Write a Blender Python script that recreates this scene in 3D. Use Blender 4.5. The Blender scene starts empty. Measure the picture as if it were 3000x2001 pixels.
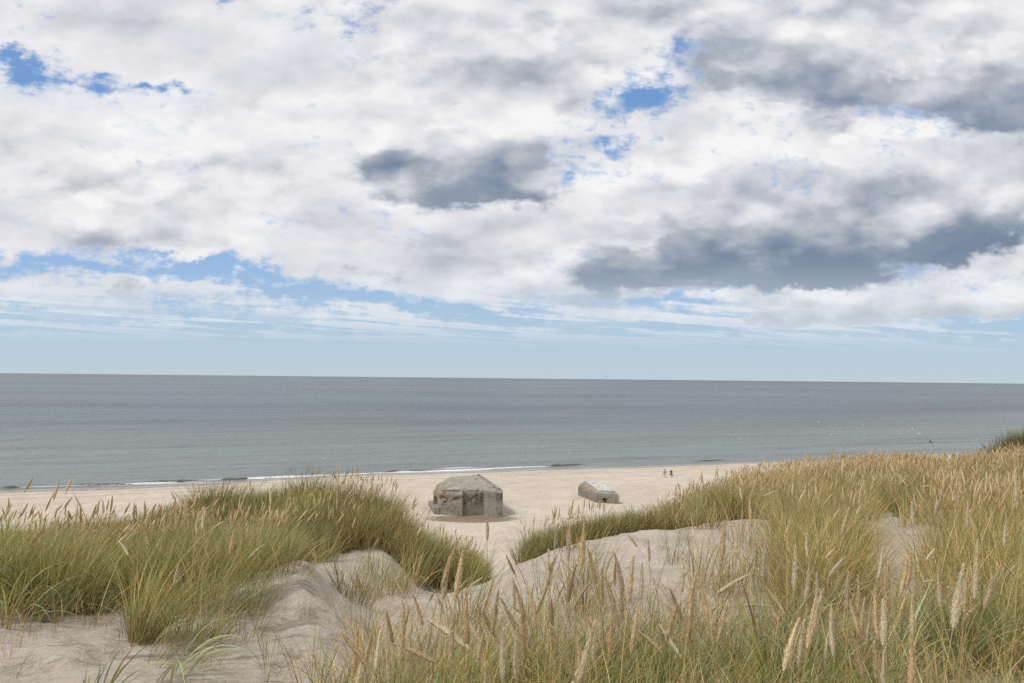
import bpy, math, random
import numpy as np
from mathutils import Vector, Matrix

rng = np.random.default_rng(7)
random.seed(7)
scene = bpy.context.scene
COL = scene.collection

# ------------------------------------------------------------------ camera
CAM_Z = 20.8
F = 2000.0
PITCH = math.atan(107.0 / F)
ROLL = math.radians(0.59)
cam_data = bpy.data.cameras.new('camera')
cam_data.sensor_width = 36.0
cam_data.lens = 24.0
cam_data.clip_start = 0.05
cam_data.clip_end = 90000
cam = bpy.data.objects.new('camera', cam_data)
COL.objects.link(cam)
CAM_R = Matrix.Rotation(math.pi / 2 + PITCH, 3, 'X') @ Matrix.Rotation(ROLL, 3, 'Z')
cam.rotation_euler = CAM_R.to_euler()
cam.location = (0, 0, CAM_Z)
scene.camera = cam
RM = np.array(CAM_R)

def ray(px, py):
    """Direction in the world of a point of the photograph (3000 x 2001)."""
    d = RM @ np.array([(px - 1500.0) / F, -(py - 1000.5) / F, -1.0])
    return d

def at_depth(px, py, Y):
    d = ray(px, py)
    return np.array([0, 0, CAM_Z]) + d * (Y / d[1])

def project(P):
    P = np.asarray(P, float)
    q = (P - np.array([0, 0, CAM_Z])) @ RM
    return 1500.0 + F * q[..., 0] / -q[..., 2], 1000.5 - F * q[..., 1] / -q[..., 2]

# ------------------------------------------------------------------ helpers
def tag(o, label=None, cat=None, group=None, kind=None):
    if label: o['label'] = label
    if cat: o['category'] = cat
    if group: o['group'] = group
    if kind: o['kind'] = kind
    return o

def empty(name, loc, rz=0.0):
    o = bpy.data.objects.new(name, None)
    o.empty_display_size = 0.2
    COL.objects.link(o)
    o.location = loc
    o.rotation_euler = (0, 0, rz)
    return o

def link_mesh(name, me, mat=None, parent=None):
    o = bpy.data.objects.new(name, me)
    COL.objects.link(o)
    if mat is not None and not me.materials:
        me.materials.append(mat)
    if parent is not None:
        o.parent = parent
    return o

def np_mesh(name, verts, faces, smooth=False, color=None, attrs=None):
    """verts (N,3); faces (M,4) or (M,3) int array; color (N,3) linear."""
    verts = np.asarray(verts, np.float32)
    faces = np.asarray(faces, np.int32)
    me = bpy.data.meshes.new(name)
    k = faces.shape[1]
    me.vertices.add(len(verts))
    me.vertices.foreach_set('co', verts.ravel())
    me.loops.add(faces.size)
    me.loops.foreach_set('vertex_index', faces.ravel())
    me.polygons.add(len(faces))
    me.polygons.foreach_set('loop_start', np.arange(0, faces.size, k, dtype=np.int32))
    if smooth:
        me.polygons.foreach_set('use_smooth', np.ones(len(faces), bool))
    if color is not None:
        a = me.color_attributes.new('tint', 'FLOAT_COLOR', 'POINT')
        c = np.ones((len(verts), 4), np.float32)
        c[:, :3] = color
        a.data.foreach_set('color', c.ravel())
    for nm, val in (attrs or {}).items():
        a = me.attributes.new(nm, 'FLOAT', 'POINT')
        a.data.foreach_set('value', np.asarray(val, np.float32).ravel())
    me.update(calc_edges=True)
    return me

class Sh:
    """A small expression builder for shader node trees."""
    def __init__(s, tree):
        s.t = tree
    def node(s, typ, **kw):
        n = s.t.nodes.new(typ)
        for k, v in kw.items():
            setattr(n, k, v)
        return n
    def put(s, sock, v):
        if isinstance(v, X): s.t.links.new(v.s, sock)
        elif hasattr(v, 'is_output'): s.t.links.new(v, sock)
        else:
            if sock.type == 'RGBA' and not isinstance(v, (int, float)) and len(v) == 3: v = (*v, 1)
            sock.default_value = v
    def m(s, op, a, b=None, c=None, clamp=False):
        n = s.node('ShaderNodeMath', operation=op, use_clamp=clamp)
        s.put(n.inputs[0], a)
        if b is not None: s.put(n.inputs[1], b)
        if c is not None: s.put(n.inputs[2], c)
        return X(s, n.outputs[0])
    def vm(s, op, a, b=None):
        n = s.node('ShaderNodeVectorMath', operation=op)
        s.put(n.inputs[0], a)
        if b is not None: s.put(n.inputs[1], b)
        return X(s, n.outputs['Value' if op in ('LENGTH', 'DOT_PRODUCT', 'DISTANCE') else 'Vector'])
    def sep(s, v):
        n = s.node('ShaderNodeSeparateXYZ'); s.put(n.inputs[0], v)
        return X(s, n.outputs[0]), X(s, n.outputs[1]), X(s, n.outputs[2])
    def comb(s, x, y, z=0.0):
        n = s.node('ShaderNodeCombineXYZ')
        for i, v in enumerate((x, y, z)): s.put(n.inputs[i], v)
        return X(s, n.outputs[0])
    def noise(s, vec, scale=1.0, detail=4.0, rough=0.5, lac=2.0, dist=0.0, col=False, dim='3D'):
        n = s.node('ShaderNodeTexNoise', noise_dimensions=dim)
        s.put(n.inputs['Vector'], vec); n.inputs['Scale'].default_value = scale
        n.inputs['Detail'].default_value = detail; n.inputs['Roughness'].default_value = rough
        n.inputs['Lacunarity'].default_value = lac; n.inputs['Distortion'].default_value = dist
        return X(s, n.outputs['Color' if col else 'Fac'])
    def voronoi(s, vec, scale=1.0, feature='F1', out='Distance', rand=1.0):
        n = s.node('ShaderNodeTexVoronoi', feature=feature)
        s.put(n.inputs['Vector'], vec); n.inputs['Scale'].default_value = scale
        n.inputs['Randomness'].default_value = rand
        return X(s, n.outputs[out])
    def smooth(s, x, lo, hi, a=0.0, b=1.0):
        n = s.node('ShaderNodeMapRange', interpolation_type='SMOOTHSTEP')
        s.put(n.inputs['Value'], x)
        for k, v in (('From Min', lo), ('From Max', hi), ('To Min', a), ('To Max', b)): s.put(n.inputs[k], v)
        return X(s, n.outputs[0])
    def lin(s, x, lo, hi, a=0.0, b=1.0):
        n = s.node('ShaderNodeMapRange', interpolation_type='LINEAR')
        s.put(n.inputs['Value'], x)
        for k, v in (('From Min', lo), ('From Max', hi), ('To Min', a), ('To Max', b)): s.put(n.inputs[k], v)
        return X(s, n.outputs[0])
    def mix(s, f, a, b, blend='MIX'):
        n = s.node('ShaderNodeMix', data_type='RGBA', blend_type=blend)
        s.put(n.inputs[0], f); s.put(n.inputs[6], a); s.put(n.inputs[7], b)
        return X(s, n.outputs[2])
    def ramp(s, f, stops):
        n = s.node('ShaderNodeValToRGB')
        s.put(n.inputs[0], f)
        el = n.color_ramp.elements
        while len(el) < len(stops): el.new(0.5)
        for e, (p, c) in zip(el, stops):
            e.position = p; e.color = (*c, 1)
        return X(s, n.outputs[0])
    def bump(s, h, strength=0.5, distance=0.05, normal=None):
        n = s.node('ShaderNodeBump')
        s.put(n.inputs['Height'], h); n.inputs['Strength'].default_value = strength
        n.inputs['Distance'].default_value = distance
        if normal is not None: s.put(n.inputs['Normal'], normal)
        return X(s, n.outputs[0])

class X:
    def __init__(s, sh, sock): s.sh, s.s = sh, sock
    def __add__(s, o): return s.sh.m('ADD', s, o)
    __radd__ = __add__
    def __sub__(s, o): return s.sh.m('SUBTRACT', s, o)
    def __rsub__(s, o): return s.sh.m('SUBTRACT', o, s)
    def __mul__(s, o): return s.sh.m('MULTIPLY', s, o)
    __rmul__ = __mul__
    def __truediv__(s, o): return s.sh.m('DIVIDE', s, o)
    def __rtruediv__(s, o): return s.sh.m('DIVIDE', o, s)

def material(name, fn):
    """fn(sh, bsdf) fills a Principled material."""
    m = bpy.data.materials.new(name)
    m.use_nodes = True
    nt = m.node_tree
    b = nt.nodes['Principled BSDF']
    fn(Sh(nt), b)
    return m
# ------------------------------------------------------------------ sky, clouds and sun
SUN_EL, SUN_AZ = math.radians(54), math.radians(-126)      # azimuth from +Y, clockwise
world = bpy.data.worlds.new('World')
scene.world = world
world.use_nodes = True
wt = world.node_tree
S = Sh(wt)
bg = wt.nodes['Background']

def uv_of(px, py):
    d = ray(px, py)
    return d[0] / d[1], d[2] / d[1]

tc = S.node('ShaderNodeTexCoord')
dirv = X(S, tc.outputs['Generated'])
dx, dy, dz = S.sep(dirv)
# the dome is folded front to back so that the weather behind the viewer is like that in front
dyf = S.m('MAXIMUM', S.m('ABSOLUTE', dy), 0.12)
u = dx / dyf
v = S.m('MAXIMUM', dz, 0.0) / dyf
uv = S.comb(u, v, 0.0)
# flat cloud deck: perspective of a layer overhead
vv = v + 0.075
deck = S.comb(u / vv, 1.0 / vv, 0.0)

# warp used to break up the placed masses
w1 = S.noise(uv, 5.5, 4.0, 0.6, col=True, dim='2D')
w2 = S.noise(S.comb(u + 4.1, v * 2.0 + 3.7), 16.0, 4.0, 0.6, col=True, dim='2D')
wx1, wy1, _ = S.sep(w1)
wx2, wy2, _ = S.sep(w2)
uw = u + (wx1 - 0.5) * 0.17 + (wx2 - 0.5) * 0.07
vw = v + (wy1 - 0.5) * 0.085 + (wy2 - 0.5) * 0.035

uh = u + (wx1 - 0.5) * 0.07 + (wx2 - 0.5) * 0.06
vh = v + (wy1 - 0.5) * 0.035 + (wy2 - 0.5) * 0.034

def blob(px, py, rx, ry, w, tilt=0.0, up=1.0, soft=2.0, U=None, V_=None):
    """A mass in the sky at the direction of (px, py); rx, ry in pixels of the photo; up stretches its upper half."""
    cu, cv = uv_of(px, py)
    a = math.radians(tilt)
    du, dv = (U or uw) - cu, (V_ or vw) - cv
    if tilt:
        p = du * math.cos(a) + dv * math.sin(a)
        q = dv * math.cos(a) - du * math.sin(a)
    else:
        p, q = du, dv
    p = p / (rx / F)
    q = q / (ry / F)
    if up != 1.0:
        q = S.m('MINIMUM', q, 0.0) + S.m('MAXIMUM', q, 0.0) / up
    r2 = p * p + q * q
    return S.m('POWER', math.e, S.m('POWER', r2, soft / 2.0) * -1.0) * w

def total(lst, **kw):
    t = None
    for b in lst:
        e = blob(*b, **kw)
        t = e if t is None else t + e
    return t

gaps = total([
    (130, 765, 420, 36, 1.2, -1), (640, 775, 380, 16, 1.0, -9), (900, 850, 400, 16, 1.0, -7), (1250, 905, 450, 20, 0.75, -4),
    (60, 175, 120, 42, 0.85, -22), (300, 245, 95, 22, 0.65, -10), (480, 265, 115, 18, 0.9, -12), (700, 5, 35, 14, .6), (835, 0, 40, 14, .6),
    (1050, 160, 110, 18, 0.55, -4), (870, 310, 60, 14, 0.5), (930, 365, 40, 10, 0.4),
    (1990, 125, 58, 52, 0.85, 50), (1880, 300, 120, 26, 0.72, 14), (1690, 375, 42, 26, 0.6), (1775, 410, 40, 22, 0.55),
    (1605, 530, 50, 26, 0.6), (2270, 335, 50, 14, 0.3), (2960, 915, 220, 40, 0.9, 14), (2020, 860, 320, 14, 0.6, 3),
])
darks = total([
    (1850, 60, 350, 90, 0.10), (2420, 520, 380, 70, 0.10, 8), (1450, 745, 300, 34, 0.16, -5), (1650, 860, 280, 22, 0.18),
    (900, 660, 300, 60, 0.08), (650, 140, 420, 60, 0.07), (300, 70, 420, 50, 0.07), (100, 650, 240, 60, 0.06), (2500, 90, 800, 160, 0.20), (1700, 150, 300, 120, 0.10), (2000, 700, 300, 50, 0.10)])
whites = total([
    (560, 540, 330, 80, 0.35), (250, 560, 260, 60, 0.3), (1100, 480, 160, 110, 0.35), (1150, 180, 200, 90, 0.3),
    (2310, 872, 170, 24, 0.85, 2), (2480, 925, 230, 14, 0.7, 4), (2250, 925, 90, 12, 0.6), (1250, 330, 200, 90, 0.3), (1900, 520, 260, 70, 0.35, 10),
    (2620, 370, 330, 42, 0.4, 8), (420, 400, 500, 90, 0.2), (1560, 70, 180, 90, 0.2),
])

n_deck = S.noise(deck, 1.25, 6.0, 0.55, dim='2D')
n_puff = S.noise(S.comb(u + 1.3, v * 1.6 + 0.9), 6.0, 6.0, 0.50, dim='2D')
n_puff2 = S.noise(S.comb(u + 1.313, v * 1.6 + 0.855), 6.0, 3.0, 0.48, dim='2D')
n_fine = S.noise(S.comb(u + 8.3, v * 1.7 + 2.2), 30.0, 5.0, 0.66, dim='2D')
emb = n_puff - n_puff2
def lobes(ox, oy):
    n = S.node('ShaderNodeTexVoronoi', feature='SMOOTH_F1', voronoi_dimensions='2D')
    S.put(n.inputs['Vector'], S.comb(u + (wx2 - 0.5) * 0.07 + ox, v * 1.6 + (wy2 - 0.5) * 0.07 + oy, 0.0))
    n.inputs['Scale'].default_value = 8.0
    n.inputs['Detail'].default_value = 1.5
    n.inputs['Roughness'].default_value = 0.5
    n.inputs['Smoothness'].default_value = 0.6
    return X(S, n.outputs['Distance'])
lob, lob2 = lobes(0, 0), lobes(0.008, -0.027)
puffy = S.m('MULTIPLY', (darks + whites) * 1.5 + (u + 0.1) * 0.12 + 0.20, 1.0, clamp=True)
lemb = (lob2 - lob) * puffy

low = S.smooth(v, 0.06, 0.20)                      # cover thins out towards the horizon
cover = (n_deck - 0.5) * 0.95 + (n_puff - 0.5) * 0.9 + (n_fine - 0.5) * 0.80 + low * 0.26 - gaps * 0.40 + darks * 0.34 + whites * 0.3 + 0.50
# distant streaks of stratocumulus
strk = S.noise(S.comb(u / vv * 0.40, (1.0 - u * 0.40) / vv * 1.5, 5.0), 1.4, 6.0, 0.55, dim='2D')
a_str = S.smooth(strk + (n_fine - 0.5) * 0.30 - gaps * 0.22, 0.41, 0.60) * S.smooth(v, 0.035, 0.10) * 0.93
# cloud light
cf = S.smooth(u, -0.75, 0.25, 0.55, 1.0)
shade = darks - whites * 0.26 + (n_deck - 0.5) * 0.42 + (n_puff - 0.5) * (cf * 0.42) - emb * cf - lemb * 0.9 + (n_fine - 0.5) * (puffy * 0.16 + 0.05) + 0.20

def mass(blobs, base, height, dark, light=0.10, edge=0.16, pw=1.2):
    """A cloud nearer than the sheet behind it: ragged outline, flat grey base, pale crown."""
    f = total(blobs, U=uh, V_=vh) + (n_puff - 0.5) * 0.8 + (n_fine - 0.5) * 0.36 + (n_deck - 0.5) * 0.2 - (0.5 - lob) * 0.35
    a = S.smooth(f, 0.40 - edge, 0.40 + edge * 1.5)
    a = a * S.smooth(v, 0.03, 0.085)
    (u0, v0), (u1, v1) = uv_of(*base[:2]), uv_of(*base[2:])
    k = (v1 - v0) / (u1 - u0)
    g = S.m('MULTIPLY', (vh - (u - u0) * k - v0) / (height / F) + (n_puff - 0.5) * 1.1 + (n_deck - 0.5) * 0.6 + (lob - 0.5) * -0.35, 1.0, clamp=True)
    t = S.m('POWER', 1.0 - g, pw)
    sh_ = t * dark * (0.55 + 0.55 * n_puff + 0.45 * n_deck) + light + (n_puff - 0.5) * 0.40 - emb * 1.15 - lemb * (0.9 - t * 0.5) + (n_fine - 0.5) * 0.10
    return a, sh_
MASSES = [
    mass([(1640, 235, 190, 95, .9, 10), (1500, 140, 260, 130, .55), (1800, 120, 180, 90, .5)], (1450, 300, 1850, 345), 240, 0.42, 0.18, 0.16, 1.8),
    mass([(2720, 215, 420, 120, 1.0), (2960, 300, 260, 75, .8, 5), (2350, 140, 420, 150, .62), (2950, 60, 300, 120, .6)], (2100, 330, 3000, 400), 320, 0.50, 0.27, 0.2, 1.6),
    mass([(330, 668, 330, 52, .8, -3), (830, 660, 280, 40, .5)], (0, 712, 800, 735), 130, 0.34, 0.15, 0.16, 1.6),
    mass([(1340, 500, 235, 110, 1.0), (1440, 320, 130, 120, .9), (1230, 530, 150, 62, .6), (1490, 480, 110, 110, .7)], (1100, 590, 1620, 625), 310, 0.66, 0.24, 0.15, 2.2),
    mass([(2330, 690, 560, 105, 1.0, 8), (2800, 720, 330, 60, .6, 10), (2010, 785, 330, 40, .85), (2650, 590, 420, 100, .9, 10), (2330, 810, 260, 34, .85)], (1780, 858, 2980, 730), 340, 0.68, 0.27, 0.17, 1.9),
    mass([(2330, 884, 150, 26, 1.0), (2640, 900, 330, 30, .9, 3), (2920, 880, 220, 40, .7, 8), (2470, 938, 240, 12, .9, 2), (2230, 935, 80, 12, .8)], (2150, 940, 3000, 925), 85, 0.80, 0.0, 0.16, 1.6),
]
mcov = None
for a_, s_ in MASSES:
    shade = shade * (1.0 - a_) + s_ * a_
    mcov = a_ if mcov is None else S.m('MAXIMUM', mcov, a_)
ccol = S.ramp(S.m('MULTIPLY', shade, 1.0, clamp=True), [
    (0.0, (0.92, 0.92, 0.925)), (0.14, (0.83, 0.83, 0.85)), (0.32, (0.68, 0.69, 0.735)), (0.58, (0.44, 0.475, 0.54)), (0.82, (0.27, 0.325, 0.415)), (1.0, (0.19, 0.25, 0.35))])
alpha = S.m('MAXIMUM', S.smooth(cover, 0.26, 0.72) * S.smooth(v, 0.05, 0.14), mcov)
far = S.smooth(v, 0.02, 0.20)
ccol = S.mix(far, (0.70, 0.775, 0.84), ccol)
scol = S.mix(S.smooth(strk, 0.5, 0.8), (0.80, 0.835, 0.88), (0.66, 0.70, 0.77))

sky = S.node('ShaderNodeTexSky', sky_type='NISHITA')
sky.sun_disc = False
sky.sun_elevation = SUN_EL
sky.sun_rotation = SUN_AZ
sky.altitude = 20
sky.air_density = 1.0
sky.dust_density = 0.4
sky.ozone_density = 1.5
skyc = S.mix(1.0, X(S, sky.outputs[0]), (0.115, 0.122, 0.125), 'MULTIPLY')
air = S.ramp(v, [(0.0, (0.52, 0.615, 0.69)), (0.06, (0.44, 0.585, 0.72)), (0.17, (0.30, 0.48, 0.77)), (0.32, (0.205, 0.40, 0.73)), (0.6, (0.13, 0.30, 0.64))])
air = S.mix(S.smooth(v, 0.0, 0.4, 0.97, 0.7), skyc, air)
fin = S.mix(a_str, air, scol)
fin = S.mix(alpha, fin, ccol)
S.put(bg.inputs['Color'], fin)
bg.inputs['Strength'].default_value = 1.0

world.cycles.sampling_method = 'MANUAL'
world.cycles.sample_map_resolution = 512

sun_d = bpy.data.lights.new('sun', 'SUN')
sun_d.energy = 2.3
sun_d.angle = math.radians(13)
sun_d.color = (1.0, 0.965, 0.92)
sun = bpy.data.objects.new('sun', sun_d)
COL.objects.link(sun)
sd = Vector((math.sin(SUN_AZ) * math.cos(SUN_EL), math.cos(SUN_AZ) * math.cos(SUN_EL), math.sin(SUN_EL)))
sun.rotation_euler = (-sd).to_track_quat('-Z', 'Y').to_euler()
sun.location = (-60, -20, 80)

scene.view_settings.view_transform = 'Standard'
scene.view_settings.look = 'None'
scene.view_settings.exposure = 0.0
scene.view_settings.gamma = 1.0
scene.view_settings.use_curve_mapping = False
# ------------------------------------------------------------------ heights of dunes and beach
SH_A, SH_B = 154.3, 0.369                    # waterline: y = SH_A + SH_B * x
SH_N = math.sqrt(1 + SH_B ** 2)
def shore_dist(x, y):
    """Metres inland of the waterline (negative = out at sea)."""
    wob = 5.5 * np.exp(-((x + 30.0) / 24.0) ** 2) + 0.9 * np.sin(x * 0.055 + 1.0) + 0.5 * np.sin(x * 0.13 + 0.4) + 0.25 * np.sin(x * 0.37)
    return (SH_A + SH_B * x + wob - y) / SH_N

def vnoise(x, y, seed=0):
    """Smooth value noise, vectorised."""
    x = np.asarray(x, float); y = np.asarray(y, float)
    xi = np.floor(x).astype(np.int64); yi = np.floor(y).astype(np.int64)
    fx = x - xi; fy = y - yi
    fx = fx * fx * (3 - 2 * fx); fy = fy * fy * (3 - 2 * fy)
    def h(a, b):
        n = (a * 374761393 + b * 668265263 + seed * 974634777) & 0xFFFFFFFF
        n = ((n ^ (n >> 13)) * 1274126177) & 0xFFFFFFFF
        n = n ^ (n >> 16)
        return (n & 0xFFFF) / 65535.0
    return (h(xi, yi) * (1 - fx) + h(xi + 1, yi) * fx) * (1 - fy) + (h(xi, yi + 1) * (1 - fx) + h(xi + 1, yi + 1) * fx) * fy

def fbm(x, y, seed=0, oct=4, gain=0.5):
    t = 0; a = 1.0; n = 0
    for i in range(oct):
        t = t + a * (vnoise(x, y, seed + i * 17) - 0.5); n += a
        x = x * 2.03; y = y * 2.03; a *= gain
    return t / n * 2

BUNK = (-5.8, 94.2)                          # hollow in front of the large bunker
def beach_z(x, y):
    s = shore_dist(x, y)
    z = np.where(s > 0, 1.25 * (1 - np.exp(-s / 24.0)) + 0.013 * s, 0.09 * s)
    z = z + 0.10 * fbm(x * 0.12, y * 0.12, 3) * np.clip(s / 20, 0, 1) + 0.03 * fbm(x * 0.6, y * 0.6, 5) * np.clip(s / 10, 0, 1)
    z = z + 0.12 * np.exp(-((s - 15) / 5.0) ** 2)                    # berm
    z = z - 0.30 * np.exp(-(((x - BUNK[0]) / 7.5) ** 2 + ((y - BUNK[1]) / 4.0) ** 2) ** 2)
    z = z + 0.75 * np.exp(-(((x + 14.0) / 2.6) ** 2 + ((y - 97.5) / 3.0) ** 2))   # drift of pale sand beside it
    z = np.maximum(z, -6.0)
    return z

# each column: pixel x, then (depth, height relative to the eye)
COLS = [
    (-900, [(0, -1.65), (4, -1.8), (7, -2.0), (12, -2.4), (20, -3.4), (30, -6.5), (44, -13), (60, -18.5), (75, -20)]),
    (0,    [(0, -1.65), (4, -1.82), (5.6, -1.86), (7, -2.12), (10, -2.95), (14, -3.8), (18, -4.7), (24, -7.0), (34, -12), (50, -18.5), (65, -20)]),
    (300,  [(0, -1.65), (4, -1.82), (5.5, -1.92), (7, -2.16), (10, -2.95), (14, -3.6), (18, -4.4), (24, -6.4), (34, -12), (50, -18.5), (65, -20)]),
    (600,  [(0, -1.65), (4, -1.84), (5.2, -1.93), (6.2, -1.88), (8, -2.34), (11, -2.95), (14, -3.2), (16.5, -3.35), (18.5, -3.9), (24, -6.2), (34, -12), (48, -18.5), (65, -20)]),
    (780,  [(0, -1.65), (4, -1.85), (5.2, -1.93), (6.2, -1.83), (8, -2.34), (11, -2.9), (14, -3.05), (16.0, -3.15), (18.5, -3.8), (24, -6.4), (34, -12.5), (48, -18.5), (65, -20)]),
    (905,  [(0, -1.65), (4, -1.87), (5.2, -1.93), (6.5, -1.74), (7.6, -2.16), (9.5, -2.56), (11.5, -2.76), (13.5, -2.78), (15.5, -3.0), (19, -4.4), (30, -11), (45, -18.5), (65, -20)]),
    (1010, [(0, -1.65), (4, -1.9), (5.2, -2.0), (6.5, -2.12), (7.6, -2.28), (9.5, -2.45), (11.2, -2.58), (12.8, -2.60), (14.5, -3.1), (18, -5.0), (28, -11), (42, -18.5), (65, -20)]),
    (1130, [(0, -1.65), (4, -1.9), (6, -2.22), (8, -2.52), (9.3, -2.5), (11, -2.6), (12.5, -2.8), (15, -4.2), (20, -7.5), (28, -12.5), (40, -18.5), (65, -20)]),
    (1220, [(0, -1.65), (4, -1.9), (6, -2.24), (8.3, -2.6), (9.6, -2.9), (11, -3.1), (13, -3.35), (15, -4.4), (20, -8), (28, -13), (38, -18.5), (65, -20)]),
    (1300, [(0, -1.65), (4, -1.9), (6, -2.22), (8.4, -2.62), (9.8, -3.2), (12, -3.5), (14, -3.75), (16, -5.2), (20, -9), (27, -14), (36, -18.5), (65, -20)]),
    (1390, [(0, -1.65), (4, -1.9), (6, -2.18), (8.5, -2.53), (9.7, -3.1), (11.5, -3.35), (13.4, -3.75), (16, -6.2), (20, -9.8), (27, -14.8), (34, -18.5), (65, -20)]),
    (1460, [(0, -1.65), (4, -1.88), (6, -2.15), (8.6, -2.46), (9.6, -2.82), (11, -3.30), (13, -4.5), (16, -7.0), (20, -10.5), (26, -15), (33, -18.5), (65, -20)]),
    (1600, [(0, -1.65), (4, -1.85), (6, -2.08), (8.8, -2.28), (10, -2.56), (11.5, -2.95), (13.5, -4.2), (17, -7.5), (21, -10.8), (27, -15), (34, -18.5), (65, -20)]),
    (1750, [(0, -1.65), (4, -1.83), (6, -2.02), (9, -2.17), (10.3, -2.48), (12, -2.90), (14.5, -4.1), (18, -6.8), (24, -11), (30, -15), (38, -18.5), (65, -20)]),
    (1900, [(0, -1.65), (4, -1.82), (6, -2.0), (9.4, -2.14), (11, -2.50), (13, -2.95), (17, -4.1), (21, -5.0), (24, -5.6), (30, -10), (40, -16.5), (48, -18.8), (70, -20)]),
    (2150, [(0, -1.65), (4, -1.8), (6, -1.97), (8, -2.08), (10.2, -2.16), (13, -2.65), (17, -3.4), (21, -3.9), (26, -4.05), (32, -6.2), (42, -14), (55, -18.8), (75, -20)]),
    (2400, [(0, -1.65), (4, -1.75), (6, -1.88), (8, -1.97), (11, -2.15), (13, -2.7), (17, -3.15), (21, -3.45), (28, -3.8), (34, -5.8), (45, -13), (60, -18.8), (80, -20)]),
    (2600, [(0, -1.65), (4, -1.73), (7, -1.98), (10, -2.15), (13, -2.45), (18, -2.95), (24, -3.4), (29, -3.75), (36, -5.8), (47, -12), (62, -18.8), (80, -20)]),
    (2760, [(0, -1.65), (4, -1.70), (7, -1.90), (10, -2.02), (13, -2.35), (18, -2.9), (24, -3.4), (30, -3.85), (38, -5.6), (47, -9), (65, -18), (80, -20)]),
    (3000, [(0, -1.65), (4, -1.66), (7, -1.80), (11, -2.0), (16, -2.45), (22, -2.95), (30, -3.7), (38, -4.35), (47, -4.9), (56, -7.5), (72, -17), (85, -20)]),
    (3900, [(0, -1.65), (4, -1.60), (7, -1.7), (12, -1.9), (20, -2.4), (30, -3.0), (45, -4.0), (60, -6), (80, -17), (95, -20)]),
]
_lg = np.linspace(math.log(0.6), math.log(125), 260)
def _pchip(xs, ys, q):
    xs = np.array(xs, float); ys = np.array(ys, float)
    h = np.diff(xs); d = np.diff(ys) / h
    m = np.zeros(len(xs))
    m[0], m[-1] = d[0], d[-1]
    for i in range(1, len(xs) - 1):
        if d[i - 1] * d[i] > 0:
            w1, w2 = 2 * h[i] + h[i - 1], h[i] + 2 * h[i - 1]
            m[i] = (w1 + w2) / (w1 / d[i - 1] + w2 / d[i])
    k = np.clip(np.searchsorted(xs, q) - 1, 0, len(xs) - 2)
    t = np.clip((q - xs[k]) / h[k], 0, 1)
    return ys[k] * (1 + 2 * t) * (1 - t) ** 2 + m[k] * h[k] * t * (1 - t) ** 2 + ys[k + 1] * t * t * (3 - 2 * t) + m[k + 1] * h[k] * t * t * (t - 1)
_us = np.array([(c[0] - 1500) / F for c in COLS])
_prof = np.array([_pchip([math.log(p[0] + 0.5) for p in c[1]], [p[1] for p in c[1]], np.log(np.exp(_lg) + 0.5)) for c in COLS])
_uq = np.linspace(_us[0], _us[-1], 481)
_tab = np.array([_pchip(_us, _prof[:, j], _uq) for j in range(len(_lg))]).T        # (u, depth)
_ker = np.exp(-np.linspace(-2, 2, 13) ** 2); _ker /= _ker.sum()
_tab = np.apply_along_axis(lambda r: np.convolve(np.pad(r, 6, 'edge'), _ker, 'valid'), 0, _tab)

def dune_z(x, y):
    x = np.asarray(x, float); y = np.asarray(y, float)
    yy = np.maximum(y, 0.6)
    uu = np.clip(x / yy, _uq[0], _uq[-1])
    a = (uu - _uq[0]) / (_uq[1] - _uq[0]); i = np.clip(a.astype(int), 0, len(_uq) - 2); fa = a - i
    b = (np.log(yy) - _lg[0]) / (_lg[1] - _lg[0]); j = np.clip(b.astype(int), 0, len(_lg) - 2); fb = np.clip(b - j, 0, 1)
    z = (_tab[i, j] * (1 - fa) + _tab[i + 1, j] * fa) * (1 - fb) + (_tab[i, j + 1] * (1 - fa) + _tab[i + 1, j + 1] * fa) * fb
    amp = np.clip((yy - 2.5) / 6, 0.15, 1.0)
    z = z + amp * (0.13 * fbm(x * 0.42, y * 0.42, 11) + 0.045 * fbm(x * 1.9, y * 1.9, 23)) + 0.022 * fbm(x * 5.5, y * 5.5, 31) - 0.16 * np.clip(fbm(x * 3.4, y * 3.4, 37, 2) - 0.22, 0, 0.35) * (yy < 12)
    return z + CAM_Z

def ground_z(x, y):
    return np.maximum(dune_z(x, y), beach_z(x, y))

def hit(px, py, fn=ground_z, t0=2.0, t1=400.0):
    """Where the sight line through (px, py) of the photograph meets the ground."""
    d = ray(px, py)
    ts = np.geomspace(t0, t1, 4000)
    P = np.array([0, 0, CAM_Z]) + ts[:, None] * d
    below = P[:, 2] < fn(P[:, 0], P[:, 1])
    k = int(np.argmax(below)) if below.any() else len(ts) - 1
    p = P[k]
    return np.array([p[0], p[1], float(fn(p[0], p[1]))])

def grid_faces(nu, nv):
    i = np.arange(nu - 1)[:, None] * nv + np.arange(nv - 1)[None, :]
    i = i.ravel()
    return np.stack([i, i + nv, i + nv + 1, i + 1], 1)

# ------------------------------------------------------------------ sand materials
def sand_common(sh, b, beach):
    pos = X(sh, sh.node('ShaderNodeNewGeometry').outputs['Position'])
    x, y, z = sh.sep(pos)
    big = sh.noise(pos, 0.35, 4.0, 0.55)
    mid = sh.noise(pos, 2.3, 5.0, 0.6)
    fine = sh.noise(pos, 60.0, 3.0, 0.7)
    return pos, x, y, z, big, mid, fine

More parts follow.
